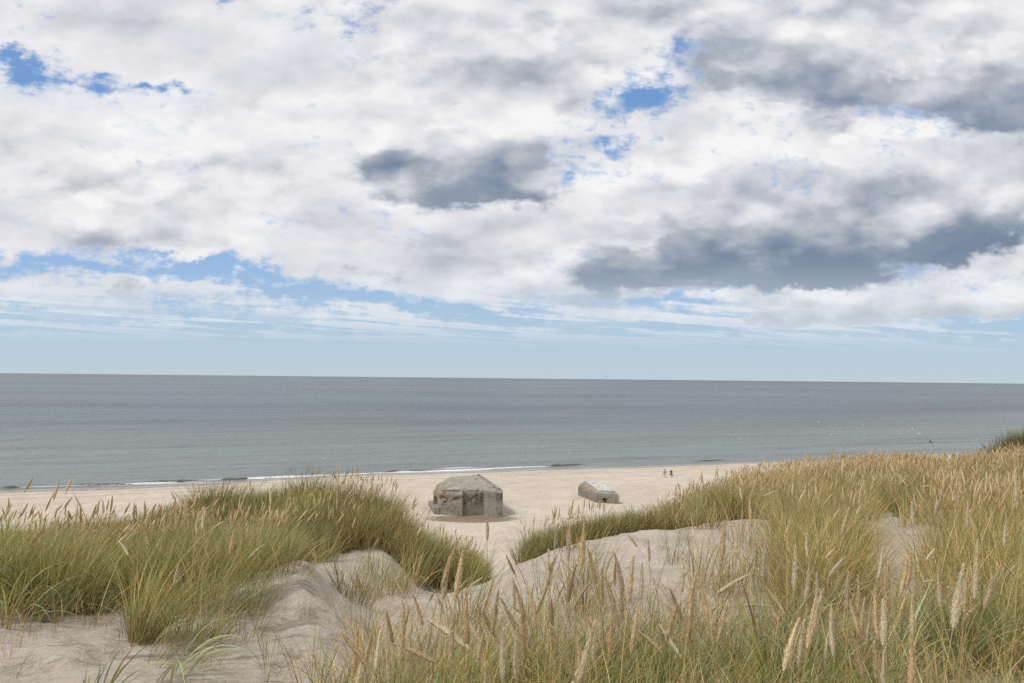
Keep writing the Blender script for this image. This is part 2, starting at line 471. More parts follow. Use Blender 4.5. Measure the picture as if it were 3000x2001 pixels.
def dune_sand(sh, b):
    pos, x, y, z, big, mid, fine = sand_common(sh, b, False)
    col = sh.mix(sh.smooth(big + (mid - 0.5) * 0.7, 0.3, 0.75), (0.465, 0.40, 0.33), (0.56, 0.49, 0.41))
    grain = sh.noise(pos, 420.0, 2.0, 0.8)
    col = sh.mix(sh.smooth(grain + (fine - 0.5) * 0.4, 0.46, 0.8, 0.0, 0.32), col, (0.24, 0.20, 0.165))
    # dark heavy-mineral grains gathered in wind-blown streaks
    warp = sh.noise(pos, 2.2, 3.0, 0.6, col=True)
    wp = sh.vm('ADD', pos, sh.vm('SCALE', warp)) if False else sh.vm('ADD', pos, sh.vm('MULTIPLY', warp, (0.35, 0.35, 0.0)))
    wx, wy, wz = sh.sep(wp)
    strk = sh.noise(sh.comb(wx * 1.0 + wy * 0.5, wy * 2.6 - wx * 1.3, 0.0), 1.6, 5.0, 0.62)
    def spot(cx, cy, r):
        dx = (x - cx) / r; dy = (y - cy) / r
        return sh.m('POWER', math.e, (dx * dx + dy * dy) * -1.0)
    m = spot(-1.93, 5.9, 0.42) + spot(-1.75, 4.9, 0.8) * 0.6 + spot(-2.6, 4.6, 0.6) * 0.4
    dark = sh.smooth(strk + m * 0.22, 0.63, 0.76)
    col = sh.mix(dark * 0.62, col, (0.175, 0.135, 0.125))
    sh.put(b.inputs['Base Color'], col)
    b.inputs['Roughness'].default_value = 0.95
    b.inputs['Specular IOR Level'].default_value = 0.15
    # footprints and wind ripples
    foot = sh.voronoi(sh.vm('ADD', pos, sh.vm('MULTIPLY', warp, (0.3, 0.3, 0.0))), 2.6, 'SMOOTH_F1')
    rip = sh.noise(sh.comb(wx * 2.0 + wy, wy * 9.0 - wx * 4.0, z * 2.0), 1.5, 4.0, 0.6)
    h = sh.smooth(foot, 0.05, 0.5) * 0.06 + rip * 0.075 + mid * 0.06 + fine * 0.012 + grain * 0.002
    sh.put(b.inputs['Normal'], sh.bump(h, 0.9, 1.0))

def beach_sand(sh, b):
    pos, x, y, z, big, mid, fine = sand_common(sh, b, True)
    bump_ = (x + 30.0) / 24.0
    wob = sh.m('POWER', math.e, bump_ * bump_ * -1.0) * 5.5 + sh.m('SINE', x * 0.055 + 1.0) * 0.9 + sh.m('SINE', x * 0.13 + 0.4) * 0.5 + sh.m('SINE', x * 0.37) * 0.25
    s = (x * SH_B + SH_A + wob - y) / SH_N                 # metres inland
    shp = sh.comb((x + y * SH_B) / SH_N, s, 0.0)
    col = sh.mix(sh.smooth(big + (mid - 0.5) * 0.6, 0.3, 0.75), (0.525, 0.455, 0.36), (0.615, 0.54, 0.435))
    # shingle and trampled sand
    peb = sh.noise(sh.comb(x, y * 0.8, 0.0), 3.2, 4.0, 0.75)
    zone = sh.noise(sh.vm('MULTIPLY', shp, (0.035, 0.12, 1.0)), 1.0, 3.0, 0.6)
    col = sh.mix(sh.smooth(peb + (zone - 0.5) * 0.35, 0.47, 0.74, 0.0, 0.85), col, (0.235, 0.18, 0.13))
    col = sh.mix(sh.smooth(sh.noise(sh.comb(x, y, 4.0), 5.5, 3.0, 0.7), 0.6, 0.8, 0.0, 0.5), col, (0.70, 0.60, 0.47))
    trk = sh.noise(sh.comb(x * 0.9, y * 0.45, 2.0), 0.8, 5.0, 0.7)
    col = sh.mix(sh.smooth(trk, 0.52, 0.72, 0.0, 0.35), col, (0.36, 0.295, 0.225))
    # wrack lines left by the tide
    wl = sh.noise(sh.vm('MULTIPLY', shp, (0.10, 0.0, 1.0)), 1.0, 4.0, 0.6)
    wl2 = sh.noise(sh.vm('MULTIPLY', shp, (0.9, 0.9, 1.0)), 1.0, 4.0, 0.7)
    for s0, wd, st, am in ((4.6, 1.5, 0.85, 2.4), (9.5, 1.0, 0.6, 5.0), (15.5, 0.9, 0.4, 7.0), (22.5, 0.8, 0.25, 9.0)):
        q = s - s0 - (wl - 0.5) * am
        q = sh.m('ABSOLUTE', q)
        line = sh.smooth(q, 0.0, wd, 1.0, 0.0) * sh.smooth(wl2, 0.36, 0.6)
        col = sh.mix(line * st, col, (0.10, 0.075, 0.06))
    # thin line of debris seaward of the gap
    ln = sh.m('ABSOLUTE', y - 92.3 - (x - 4.0) * 0.30 - (wl2 - 0.5) * 1.6)
    m = sh.smooth(ln, 0.05, 0.28, 1.0, 0.0) * sh.smooth(x, -1.0, 3.0) * sh.smooth(x, 15.0, 19.0, 1.0, 0.0)
    col = sh.mix(m * sh.smooth(wl2, 0.32, 0.5) * 0.6, col, (0.14, 0.11, 0.085))
    # damp silt in the hollow in front of the large bunker
    dxx = (x - BUNK[0] - 0.6) / 6.4
    dyy = (y - BUNK[1] + 0.5) / 3.0
    silt = sh.smooth(dxx * dxx + dyy * dyy + (mid - 0.5) * 1.3 + (big - 0.5) * 1.0, 0.55, 1.15, 1.0, 0.0)
    siltc = sh.mix(sh.smooth(sh.noise(pos, 6.0, 2.0, 0.6), 0.66, 0.72), (0.17, 0.135, 0.085), (0.55, 0.50, 0.42))
    siltc = sh.mix(sh.smooth(mid, 0.35, 0.7), siltc, (0.235, 0.185, 0.12))
    col = sh.mix(silt * 0.9, col, siltc)
    # scraps of weed
    sc = sh.noise(sh.comb(x * 0.8, y * 1.6, 9.0), 1.1, 2.0, 0.5)
    col = sh.mix(sh.smooth(sc, 0.74, 0.78) * sh.smooth(s, 8.0, 14.0) * sh.smooth(s, 40.0, 55.0, 0.8, 0.0), col, (0.09, 0.07, 0.055))
    wet = sh.smooth(s + (wl - 0.5) * 3.0, 1.8, 7.0, 1.0, 0.0)
    col = sh.mix(wet * 0.75, col, (0.20, 0.17, 0.145))
    sh.put(b.inputs['Base Color'], col)
    sh.put(b.inputs['Roughness'], sh.lin(wet, 0.0, 1.0, 0.95, 0.22))
    b.inputs['Specular IOR Level'].default_value = 0.3
    h = peb * 0.10 + mid * 0.10 + sh.noise(pos, 1.1, 3.0, 0.6) * 0.12
    sh.put(b.inputs['Normal'], sh.bump(h, 0.7, 1.0))

M_dune = material('dune_sand', dune_sand)
M_beach = material('beach_sand', beach_sand)

# dunes: a sheet that is finer towards the viewer, carried round behind the viewer too
uu = np.linspace(-1.25, 1.25, 620)
dd = np.geomspace(0.9, 92, 420)
Ug, Dg = np.meshgrid(uu, dd, indexing='ij')
xs, ys = (Ug * Dg).ravel(), Dg.ravel()
zs = dune_z(xs, ys)
o = link_mesh('dunes', np_mesh('dunes', np.stack([xs, ys, zs], 1), grid_faces(620, 420), True), M_dune)
tag(o, kind='structure')
gx, gy = np.meshgrid(np.linspace(-60, 60, 90), np.linspace(-60, 1.2, 50), indexing='ij')
gz = dune_z(gx.ravel() * 0 + 0.0, gy.ravel() * 0 + 0.9) + 0.35 * fbm(gx.ravel() * 0.15, gy.ravel() * 0.15, 44) * np.clip((2 - gy.ravel()) / 8, 0, 1) \
     - np.clip(np.abs(gx.ravel()) - 3, 0, None) * 0.012 - 0.06
o = link_mesh('dune_ground', np_mesh('dune_ground', np.stack([gx.ravel(), gy.ravel(), gz], 1), grid_faces(90, 50), True), M_dune)
tag(o, kind='structure')
# beach: finer where the bunkers stand
bx = np.concatenate([np.linspace(-900, -130, 40)[:-1], np.linspace(-130, 150, 420), np.linspace(150, 900, 40)[1:]])
by = np.concatenate([np.linspace(-380, 24, 30)[:-1], np.linspace(24, 215, 320), np.linspace(215, 520, 40)[1:]])
BX, BY = np.meshgrid(bx, by, indexing='ij')
bz = beach_z(BX.ravel(), BY.ravel())
o = link_mesh('beach', np_mesh('beach', np.stack([BX.ravel(), BY.ravel(), bz], 1), grid_faces(len(bx), len(by)), True), M_beach)
tag(o, kind='structure')
# ------------------------------------------------------------------ sea
def sea_mat(sh, b):
    pos = X(sh, sh.node('ShaderNodeNewGeometry').outputs['Position'])
    x, y, z = sh.sep(pos)
    s = (y - x * SH_B - SH_A) / SH_N                 # metres out to sea
    t = (x + y * SH_B) / SH_N
    p = sh.comb(t, s, 0.0)
    # long patches of wind and of stirred-up silt
    patch = sh.noise(sh.vm('MULTIPLY', p, (0.0022, 0.010, 1.0)), 1.0, 5.0, 0.55)
    patch2 = sh.noise(sh.vm('MULTIPLY', p, (0.012, 0.055, 1.0)), 1.0, 4.0, 0.6)
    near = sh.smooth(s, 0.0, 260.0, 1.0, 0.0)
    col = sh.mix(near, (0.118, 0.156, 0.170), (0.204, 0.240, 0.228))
    col = sh.mix(sh.smooth(patch2 + (patch - 0.5) * 0.4, 0.46, 0.68, 0.0, 0.55), col, (0.20, 0.195, 0.165))
    swl = sh.noise(sh.vm('MULTIPLY', p, (0.006, 0.085, 1.0)), 1.0, 4.0, 0.6)
    col = sh.mix(sh.smooth(swl, 0.45, 0.64, 0.0, 0.55) * sh.smooth(s, 0.0, 330.0, 1.0, 0.25), col, (0.135, 0.128, 0.105))
    cloud_shade = sh.noise(sh.vm('MULTIPLY', p, (0.0009, 0.0045, 1.0)), 1.0, 4.0, 0.6)  # broad cloud shadows, painted as darker bands into the water colour
    col = sh.mix(sh.smooth(cloud_shade, 0.42, 0.64, 0.0, 0.5), col, (0.060, 0.085, 0.105))
    col = sh.mix(sh.smooth(s, 1200.0, 9000.0, 0.0, 0.55), col, (0.05, 0.075, 0.11))
    rp = sh.noise(sh.vm('MULTIPLY', p, (0.22, 0.75, 1.0)), 1.0, 4.0, 0.7)
    col = sh.mix(sh.smooth(rp, 0.52, 0.72, 0.0, 0.55), col, (0.075, 0.085, 0.080))
    sh.put(b.inputs['Base Color'], col)
    sh.put(b.inputs['Roughness'], sh.lin(patch, 0.3, 0.7, 0.26, 0.42))
    b.inputs['IOR'].default_value = 1.33
    b.inputs['Specular IOR Level'].default_value = 0.5
    # wavelets
    n1 = sh.noise(sh.vm('MULTIPLY', p, (0.35, 0.9, 1.0)), 1.0, 5.0, 0.62)
    n2 = sh.noise(sh.vm('MULTIPLY', p, (0.05, 0.16, 1.0)), 1.0, 3.0, 0.55)
    n3 = sh.noise(sh.vm('MULTIPLY', p, (0.010, 0.045, 1.0)), 1.0, 2.0, 0.5)
    h = n1 * 0.95 + n2 * 3.2 + n3 * 6.0
    sh.put(b.inputs['Normal'], sh.bump(h, 1.0, 1.0))

def foam_mat(sh, b):
    pos = X(sh, sh.node('ShaderNodeNewGeometry').outputs['Position'])
    n = sh.noise(pos, 1.8, 5.0, 0.7)
    sh.put(b.inputs['Base Color'], sh.mix(sh.smooth(n, 0.3, 0.7), (0.55, 0.55, 0.53), (0.82, 0.82, 0.81)))
    b.inputs['Roughness'].default_value = 0.8
    sh.put(b.inputs['Normal'], sh.bump(n, 0.6, 0.3))

def wave_mat(sh, b):
    pos = X(sh, sh.node('ShaderNodeNewGeometry').outputs['Position'])
    n = sh.noise(pos, 0.8, 4.0, 0.6)
    sh.put(b.inputs['Base Color'], sh.mix(n, (0.075, 0.072, 0.045), (0.11, 0.105, 0.075)))
    b.inputs['Roughness'].default_value = 0.3
    b.inputs['IOR'].default_value = 1.33
    sh.put(b.inputs['Normal'], sh.bump(n, 0.5, 0.3))

M_sea = material('sea_water', sea_mat)
M_foam = material('sea_foam', foam_mat)
M_wave = material('breaking_wave', wave_mat)

def shore_xy(t, s):
    """t metres along the coast, s metres out to sea (straight waterline)."""
    x = (t - s * SH_B - SH_A * SH_B / SH_N) / SH_N * 1.0
    # solve exactly: x + y*b = t*n ; y - x*b = s*n + a
    n = SH_N
    A = SH_A
    y = (t * n * SH_B + s * n + A) / (1 + SH_B ** 2)
    x = t * n - y * SH_B
    return x, y

# swell that lifts towards the shore is real geometry; the far sea is flat with wavelets in its normal
def wave_z(t, s):
    fade = np.exp(-((s - 20) / 90.0) ** 2)
    ph = s * 0.42 + 1.2 * fbm(t * 0.01, s * 0.02, 51) * 3 + t * 0.012
    z = 0.10 * np.sin(ph) * fade + 0.10 * fbm(t * 0.14, s * 0.35, 61, 3) * np.clip(s / 10, 0, 1)
    return z * np.clip((s + 3) / 8, 0, 1)

tt = np.concatenate([-np.geomspace(400, 40000, 30)[::-1], np.linspace(-150, 420, 520), np.geomspace(640, 40000, 30)])
ss = np.concatenate([np.linspace(-6, 60, 150), np.geomspace(61, 46000, 110)])
TG, SG = np.meshgrid(tt, ss, indexing='ij')
wx_, wy_ = shore_xy(TG.ravel(), SG.ravel())
wz_ = wave_z(TG.ravel(), SG.ravel()) * (np.abs(TG.ravel() - 135) < 320)
o = link_mesh('sea', np_mesh('sea', np.stack([wx_, wy_, wz_], 1), grid_faces(len(tt), len(ss)), True), M_sea)
tag(o, kind='structure')

# the single line of breakers: humps of water and the foam they throw
def crest_strip(name, t0, t1, s0, width, height, mat, drift=0.0, seed=0, rag=0.6, lift=0.02, n=420):
    t = np.linspace(t0, t1, n)
    env = np.clip(np.minimum(t - t0, t1 - t) / (0.38 * (t1 - t0)), 0, 1)
    env = env * env * (3 - 2 * env) * (0.55 + 0.9 * vnoise(t * 0.12, t * 0 + 3, seed + 9))
    off = s0 + drift * (t - t0) + 0.9 * fbm(t * 0.05, t * 0, seed) + 0.45 * fbm(t * 0.3, t * 0 + 2, seed + 1)
    w = width * (0.35 + 0.65 * env) * (1 + rag * fbm(t * 0.35, t * 0 + 5, seed + 2, 4, 0.7)) * env
    w = np.maximum(w, 0.01)
    prof = [(-0.5, 0.0), (-0.36, 0.35), (-0.15, 0.85), (0.0, 1.0), (0.2, 0.7), (0.5, 0.0)]
    V = []
    for a, hh in prof:
        s = off + a * w
        x, y = shore_xy(t, s)
        V.append(np.stack([x, y, lift + wave_z(t, s) + height * hh * env * (0.7 + 0.6 * vnoise(t * 0.8, t * 0 + a * 9, seed + 4)) - (0.12 if hh == 0 else 0)], 1))
    V = np.stack(V, 1).reshape(-1, 3)
    return V, grid_faces(n, len(prof))

def join(parts):
    V, Fa, k = [], [], 0
    for v, f in parts:
        V.append(v); Fa.append(f + k); k += len(v)
    return np.concatenate(V), np.concatenate(Fa)

def t_of(px, py):
    d = ray(px, py); P = np.array([0, 0, CAM_Z]) + d * (CAM_Z / -d[2])
    return (P[0] + P[1] * SH_B) / SH_N, (P[1] - P[0] * SH_B - SH_A) / SH_N
foam_parts, wave_parts = [], []
for k, (xa, ya, xb, yb, w, hgt) in enumerate([
        (200, 1423, 640, 1408, 1.2, 0.10), (520, 1410, 960, 1392, 2.2, 0.25), (780, 1400, 1010, 1389, 2.2, 0.25), (930, 1395, 1260, 1378, 2.6, 0.26),
        (1000, 1390, 1240, 1378, 1.6, 0.15), (1180, 1383, 1480, 1371, 3.6, 0.28), (1330, 1377, 1640, 1364, 2.0, 0.26), (1270, 1372, 1420, 1367, 1.0, 0.1),
        (1080, 1387, 1380, 1378, 1.4, 0.08), (300, 1424, 700, 1411, 1.0, 0.05), (60, 1430, 250, 1424, 0.7, 0.1)]):
    ta, sa = t_of(xa, ya); tb, sb = t_of(xb, yb)
    foam_parts.append(crest_strip('foam', ta, tb, sa, w * 0.58, hgt * 0.6, None, (sb - sa) / (tb - ta), 70 + k * 7, 0.9, 0.05))
for k, (xa, ya, xb, yb, w, hgt) in enumerate([
        (150, 1424, 420, 1420, 1.3, 0.22), (410, 1414, 600, 1408, 1.5, 0.28), (430, 1416, 560, 1411, 1.2, 0.22), (620, 1407, 760, 1401, 1.3, 0.3),
        (1180, 1380, 1245, 1377, 1.0, 0.28), (1590, 1365, 1720, 1360.5, 1.4, 0.30), (1120, 1382, 1175, 1379, 0.9, 0.25), (0, 1430, 60, 1428, 1.4, 0.25), (2020, 1352, 2140, 1347.5, 1.0, .2)]):
    ta, sa = t_of(xa, ya); tb, sb = t_of(xb, yb)
    wave_parts.append(crest_strip('wave', ta, tb, sa, w, hgt, None, (sb - sa) / (tb - ta), 170 + k * 7, 0.5, 0.03, 120))
V, Fa = join(foam_parts)
o = link_mesh('surf_foam', np_mesh('surf_foam', V, Fa, True), M_foam)
tag(o, 'thin line of white foam washing along the waterline', 'surf', kind='stuff')
V, Fa = join(wave_parts)
o = link_mesh('breaking_waves', np_mesh('breaking_waves', V, Fa, True), M_wave)
tag(o, 'low dark olive wave crests lifting just before they break', 'waves', kind='stuff')
# ------------------------------------------------------------------ marram grass
def grass_mat(sh, b):
    nt = sh.t
    col = X(sh, sh.node('ShaderNodeVertexColor', layer_name='tint').outputs['Color'])
    sh.put(b.inputs['Base Color'], col)
    b.inputs['Roughness'].default_value = 0.55
    b.inputs['Specular IOR Level'].default_value = 0.25
    tr = sh.node('ShaderNodeBsdfTranslucent')
    sh.put(tr.inputs['Color'], col)
    mx = sh.node('ShaderNodeMixShader')
    mx.inputs[0].default_value = 0.28
    nt.links.new(b.outputs[0], mx.inputs[1]); nt.links.new(tr.outputs[0], mx.inputs[2])
    nt.links.new(mx.outputs[0], nt.nodes['Material Output'].inputs['Surface'])
M_grass = material('marram_grass', grass_mat)

GREEN = np.array([(0.235, 0.262, 0.085), (0.175, 0.240, 0.098), (0.295, 0.280, 0.092), (0.315, 0.320, 0.13), (0.150, 0.198, 0.078), (0.37, 0.315, 0.125)]) * np.array([0.98, 1.04, 0.92])
BLUE = np.array([(0.225, 0.325, 0.185), (0.27, 0.36, 0.22), (0.30, 0.36, 0.14), (0.42, 0.40, 0.12)])
STRAW = np.array([(0.62, 0.47, 0.205), (0.54, 0.395, 0.16), (0.68, 0.545, 0.285), (0.46, 0.305, 0.115)])
BROWN = np.array([0.29, 0.19, 0.085])

def ribbons(base, h, az, th0, kap, width, ctip, cbase, nseg, twist, sag=None):
    """Curved tapering blades. base (N,3); th0 start lean; kap total bend; returns verts, faces, colours."""
    N = len(h)
    t = np.linspace(0, 1, nseg + 1)
    th = th0[:, None] + kap[:, None] * t[None, :] ** 1.4
    seg = h[:, None] / nseg
    tm = 0.5 * (th[:, 1:] + th[:, :-1])
    rx = np.concatenate([np.zeros((N, 1)), np.cumsum(np.sin(tm) * seg, 1)], 1)
    rz = np.concatenate([np.zeros((N, 1)), np.cumsum(np.cos(tm) * seg, 1)], 1)
    ca, sa = np.cos(az)[:, None], np.sin(az)[:, None]
    P = np.stack([base[:, 0:1] + rx * ca, base[:, 1:2] + rx * sa, base[:, 2:3] + rz], 2)
    w = width[:, None] * np.clip(1.05 - t[None, :] ** 2.2, 0.06, 1) * np.clip(0.55 + 2.2 * t[None, :], 0, 1)
    pa = az + math.pi / 2 + twist
    side = np.stack([np.cos(pa), np.sin(pa), 0.25 * np.sin(twist * 3)], 1)[:, None, :]
    L = P - side * (w[:, :, None] * 0.5)
    R = P + side * (w[:, :, None] * 0.5)
    V = np.stack([L, R], 2).reshape(-1, 3)
    k = (np.arange(N) * (nseg + 1) * 2)[:, None] + (np.arange(nseg) * 2)[None, :]
    k = k.ravel()
    Fq = np.stack([k, k + 1, k + 3, k + 2], 1)
    mixf = np.clip(t * 2.4, 0, 1)[None, :, None]
    C = cbase[:, None, :] * (1 - mixf) + ctip[:, None, :] * mixf
    C = np.repeat(C[:, :, None, :], 2, 2).reshape(-1, 3)
    return V, Fq, C

class Batch:
    def __init__(s): s.V, s.F, s.C, s.n = [], [], [], 0
    def add(s, V, Fq, C):
        s.V.append(V.astype(np.float32)); s.F.append((Fq + s.n).astype(np.int32)); s.C.append(C.astype(np.float32)); s.n += len(V)
    def build(s, name, mat, parent=None, origin=None):
        V = np.concatenate(s.V)
        if origin is not None: V = V - np.asarray(origin, np.float32)
        return link_mesh(name, np_mesh(name, V, np.concatenate(s.F), False, np.concatenate(s.C)), mat, parent)

def pick(pal, n):
    c = pal[rng.integers(0, len(pal), n)]
    return c * rng.uniform(0.66, 1.28, (n, 1))

WIND = 0.10                                   # direction the grass leans to (radians from +X)
def blade_set(batch, cx, cy, n_per, R, hmean, straw, nseg, wid, lean=0.16, droop=0.75, green=GREEN, wind=1.0, zfn=ground_z):
    """n_per blades for each tuft centre; hmean, straw per tuft."""
    K = len(cx)
    idx = np.repeat(np.arange(K), n_per)
    N = len(idx)
    a = rng.uniform(0, 2 * math.pi, N)
    r = np.sqrt(rng.uniform(0, 1, N))
    Rr = np.broadcast_to(R, (K,))[idx]
    x = cx[idx] + np.cos(a) * r * Rr
    y = cy[idx] + np.sin(a) * r * Rr
    z = zfn(x, y) - 0.02
    tw = rng.normal(0, 0.5, K)[idx]
    # lean: outward with radius, plus the wind, plus the tuft's own
    vx = np.cos(a) * r * 0.34 + wind * lean * np.cos(WIND + tw) + rng.normal(0, 0.15, N)
    vy = np.sin(a) * r * 0.34 + wind * lean * np.sin(WIND + tw) + rng.normal(0, 0.15, N)
    az = np.arctan2(vy, vx)
    th0 = np.clip(np.hypot(vx, vy), 0.02, 0.9)
    h = np.broadcast_to(hmean, (K,))[idx] * rng.uniform(0.55, 1.18, N)
    kap = rng.gamma(2.2, droop / 2.2, N) * (0.6 + 0.5 * r)
    kap = np.clip(kap, 0.05, 2.4)
    st = rng.uniform(0, 1, N) < np.broadcast_to(straw, (K,))[idx]
    ct = np.where(st[:, None], pick(STRAW, N), pick(green, N))
    tip = rng.uniform(0, 1, (N, 1)) ** 2 * 0.5
    cb = np.where(rng.uniform(0, 1, (N, 1)) < 0.75, BROWN * rng.uniform(0.7, 1.5, (N, 1)), ct * 0.85)
    ct = ct * (1 - tip * 0.5) + STRAW[0] * tip * 0.5
    tone = (0.92 + 0.5 * (vnoise(cx * 0.7, cy * 0.7, 131) - 0.45) + rng.normal(0, 0.15, K)).clip(0.5, 1.4)[idx][:, None]
    ct = ct * tone; cb = cb * tone
    w = np.broadcast_to(wid, (K,))[idx] * rng.uniform(0.6, 1.6, N)
    batch.add(*ribbons(np.stack([x, y, z], 1), h, az, th0, kap, w, ct, cb, nseg, rng.normal(0, 0.8, N)))

def spindles(batch, base, h, az, th0, kap, hl, hr, col, stem_col, stem_w, sides=4):
    """Flower stalks: a thin ribbon stem that ends in a spindle-shaped seed head."""
    N = len(h)
    batch.add(*ribbons(base, h, az, th0, kap, stem_w, stem_col, stem_col * 0.8, 3, rng.normal(0, 0.8, N)))
    # end point and direction, as ribbons() lays it out
    t = np.linspace(0, 1, 4)
    th = th0[:, None] + kap[:, None] * t[None, :] ** 1.4
    tm = 0.5 * (th[:, 1:] + th[:, :-1])
    rx = (np.sin(tm) * h[:, None] / 3).sum(1); rz = (np.cos(tm) * h[:, None] / 3).sum(1)
    E = base + np.stack([rx * np.cos(az), rx * np.sin(az), rz], 1)
    the = th[:, -1]
    D = np.stack([np.sin(the) * np.cos(az), np.sin(the) * np.sin(az), np.cos(the)], 1)
    A = np.stack([-np.sin(az), np.cos(az), np.zeros(N)], 1)
    B = np.cross(D, A)
    prof = [(-0.04, 0.12), (0.15, 0.75), (0.38, 1.0), (0.72, 0.62), (1.0, 0.04)]
    droop = np.array([0, 0, -0.01, -0.05, -0.11])
    rings = []
    for i, (s, r) in enumerate(prof):
        c = E + D * (s * hl)[:, None]
        c[:, 2] += droop[i] * hl * (0.4 + np.sin(the))
        for k in range(sides):
            ang = 2 * math.pi * k / sides
            jit = rng.uniform(0.75, 1.25, (N, 1))
            rings.append(c + (A * math.cos(ang) + B * math.sin(ang)) * (hr * r)[:, None] * jit)
    V = np.stack(rings, 1).reshape(-1, 3)
    m = len(prof) * sides
    f = []
    for i in range(len(prof) - 1):
        for k in range(sides):
            k2 = (k + 1) % sides
            f.append((i * sides + k, i * sides + k2, (i + 1) * sides + k2, (i + 1) * sides + k))
    f = np.array(f)
    Fq = ((np.arange(N) * m)[:, None, None] + f[None]).reshape(-1, 4)
    C = np.repeat(col, m, 0) * rng.uniform(0.85, 1.12, (N * m, 1))
    batch.add(V, Fq, C)

# ---- bare sand, as outlines seen in the photograph
def poly(*p): return np.array(p, float)
SAND = [
    poly((-400, 2300), (-400, 1850), (0, 1832), (190, 1805), (300, 1775), (420, 1770), (520, 1785), (600, 1800), (690, 1725), (800, 1690), (850, 1645), (935, 1640), (1000, 1690), (1060, 1760), (1130, 1790), (1060, 1830), (990, 1900), (940, 2001), (900, 2300)),
    poly((1040, 1790), (1150, 1745), (1240, 1712), (1290, 1724), (1340, 1722), (1410, 1690), (1500, 1652), (1600, 1617), (1750, 1590), (1900, 1563), (2080, 1550), (2250, 1538), (2250, 1566), (2060, 1598), (1760, 1655), (1560, 1735), (1420, 1795), (1240, 1840), (1090, 1850)),
    poly((2535, 1540), (2690, 1545), (2690, 1600), (2670, 1690), (2600, 1720), (2545, 1690), (2535, 1620)),
    poly((2462, 1412), (2500, 1438), (2520, 1468), (2488, 1478), (2466, 1445)),
    poly((2085, 1475), (2112, 1440), (2145, 1418), (2118, 1465)),
    poly((1955, 1500), (1990, 1482), (2020, 1488), (1980, 1508)),
    poly((955, 1462), (1000, 1440), (1015, 1468), (970, 1478)),
]
def in_poly(px, py, P):
    c = np.zeros(px.shape, bool)
    j = len(P) - 1
    for i in range(len(P)):
        xi, yi, xj, yj = P[i, 0], P[i, 1], P[j, 0], P[j, 1]
        hit_ = ((yi > py) != (yj > py)) & (px < (xj - xi) * (py - yi) / (yj - yi + 1e-9) + xi)
        c ^= hit_
        j = i
    return c
def bare(x, y, z):
    px, py = project(np.stack([x, y, z], 1))
    wob = 14 * fbm(x * 2.3, y * 2.3, 91) * 2
    m = np.zeros(x.shape, bool)
    for P in SAND:
        m |= in_poly(px + wob, py + wob * 0.6, P)
    return m

def scatter(n, u0, u1, y0, y1, p=1.0):
    """Points spread over ground between two depths, density ~ depth**(p-1) * uniform area."""
    e = 2.0 - p
    y = (y0 ** e + (y1 ** e - y0 ** e) * rng.uniform(0, 1, n)) ** (1 / e)
    x = rng.uniform(u0, u1, n) * y
    return x, y

def seen(x, y, top=0.9):
    """False where a plant of that height is hidden behind nearer ground and grass."""
    z1 = ground_z(x, y) + top
    ok = np.ones(x.shape, bool)
    for k in np.linspace(0.25, 0.94, 16):
        g = ground_z(x * k, y * k) + 0.15
        ok &= (CAM_Z + (z1 - CAM_Z) * k) > g
    return ok

def field(u0, u1, y0, y1, n, p, keep=None):
    x, y = scatter(n, u0, u1, y0, y1, p)
    z = ground_z(x, y)
    ok = (dune_z(x, y) > beach_z(x, y) + 0.4) & ~bare(x, y, z) & seen(x, y)
    if keep is not None: ok &= keep(x, y)
    # thin cover on the trodden slope in front of the gap
    uq = x / y
    p = np.where((uq > -0.26) & (uq < 0.39) & (y > 4.5) & (y < 9.9), np.where(uq > 0.10, 0.05 + 0.16 * np.clip((uq - 0.28) / 0.12, 0, 1) * (y < 7.6), 0.06), 1.0)
    p = np.where((uq > 0.50) & (uq < 0.605) & (y > 4.3) & (y < 10.3), 0.02, p)
    p = np.where((uq > 0.505) & (uq < 0.60) & (y > 3.4) & (y <= 4.3), 0.3, p)
    p = np.where((uq > 0.46) & (uq < 0.53) & (y > 9.5) & (y < 15.5) & (np.abs(uq - 0.495) < 0.022), 0.12, p)
    p = np.where((y >= 7.2) & (y < 9.6) & (uq > -0.12) & (uq < 0.05), 0.0, p)
    ok &= rng.uniform(0, 1, x.shape) < p
    return x[ok], y[ok]

def straw_map(x, y):
    u = x / y
    s = 0.27 + 0.26 * np.clip((u + 0.05) / 0.5, 0, 1) + 0.18 * np.clip((y - 14) / 12, 0, 1) * (u > 0.1)
    s += 0.20 * fbm(x * 0.5, y * 0.5, 77)
    s += 0.30 * np.exp(-((u - 0.02) / 0.35) ** 2) * (y < 6.5) + 0.20 * np.clip((u + 0.32) / 0.1, 0, 1) * (u < 0) * (y > 7)
    return np.clip(s, 0.06, 0.85)
def height_map(x, y):
    u = x / y
    h = 0.72 + 0.22 * fbm(x * 0.6, y * 0.6, 79)
    h = h - 0.12 * np.clip((-0.14 - u) / 0.1, 0, 1) * (y > 6.2) * (y < 13.5)
    h = np.where((y > 19) & (u > 0.15), h * 0.78, h)
    # short growth along the wind-cut ridge
    h = h * (1 - 0.46 * np.clip((0.31 - u) / 0.14, 0, 1) * np.clip((u + 0.12) / 0.08, 0, 1) * ((y > 8.8) & (y < 15)))
    h = h * (1 - 0.22 * np.clip((-0.28 - u) / 0.1, 0, 1) * (y > 11))
    return h

BLEFT, BRIGHT, BFAR = Batch(), Batch(), Batch()
def put(batch, x, y, n_per, nseg, R, wid, droop=0.58, hs=1.0, lean=0.13, straw=None):
    s = straw_map(x, y) if straw is None else straw
    blade_set(batch, x, y, n_per, R, height_map(x, y) * hs, s, nseg, wid(y) if callable(wid) else wid, lean, droop)
wid = lambda y: np.maximum(0.0042, 0.00062 * y)

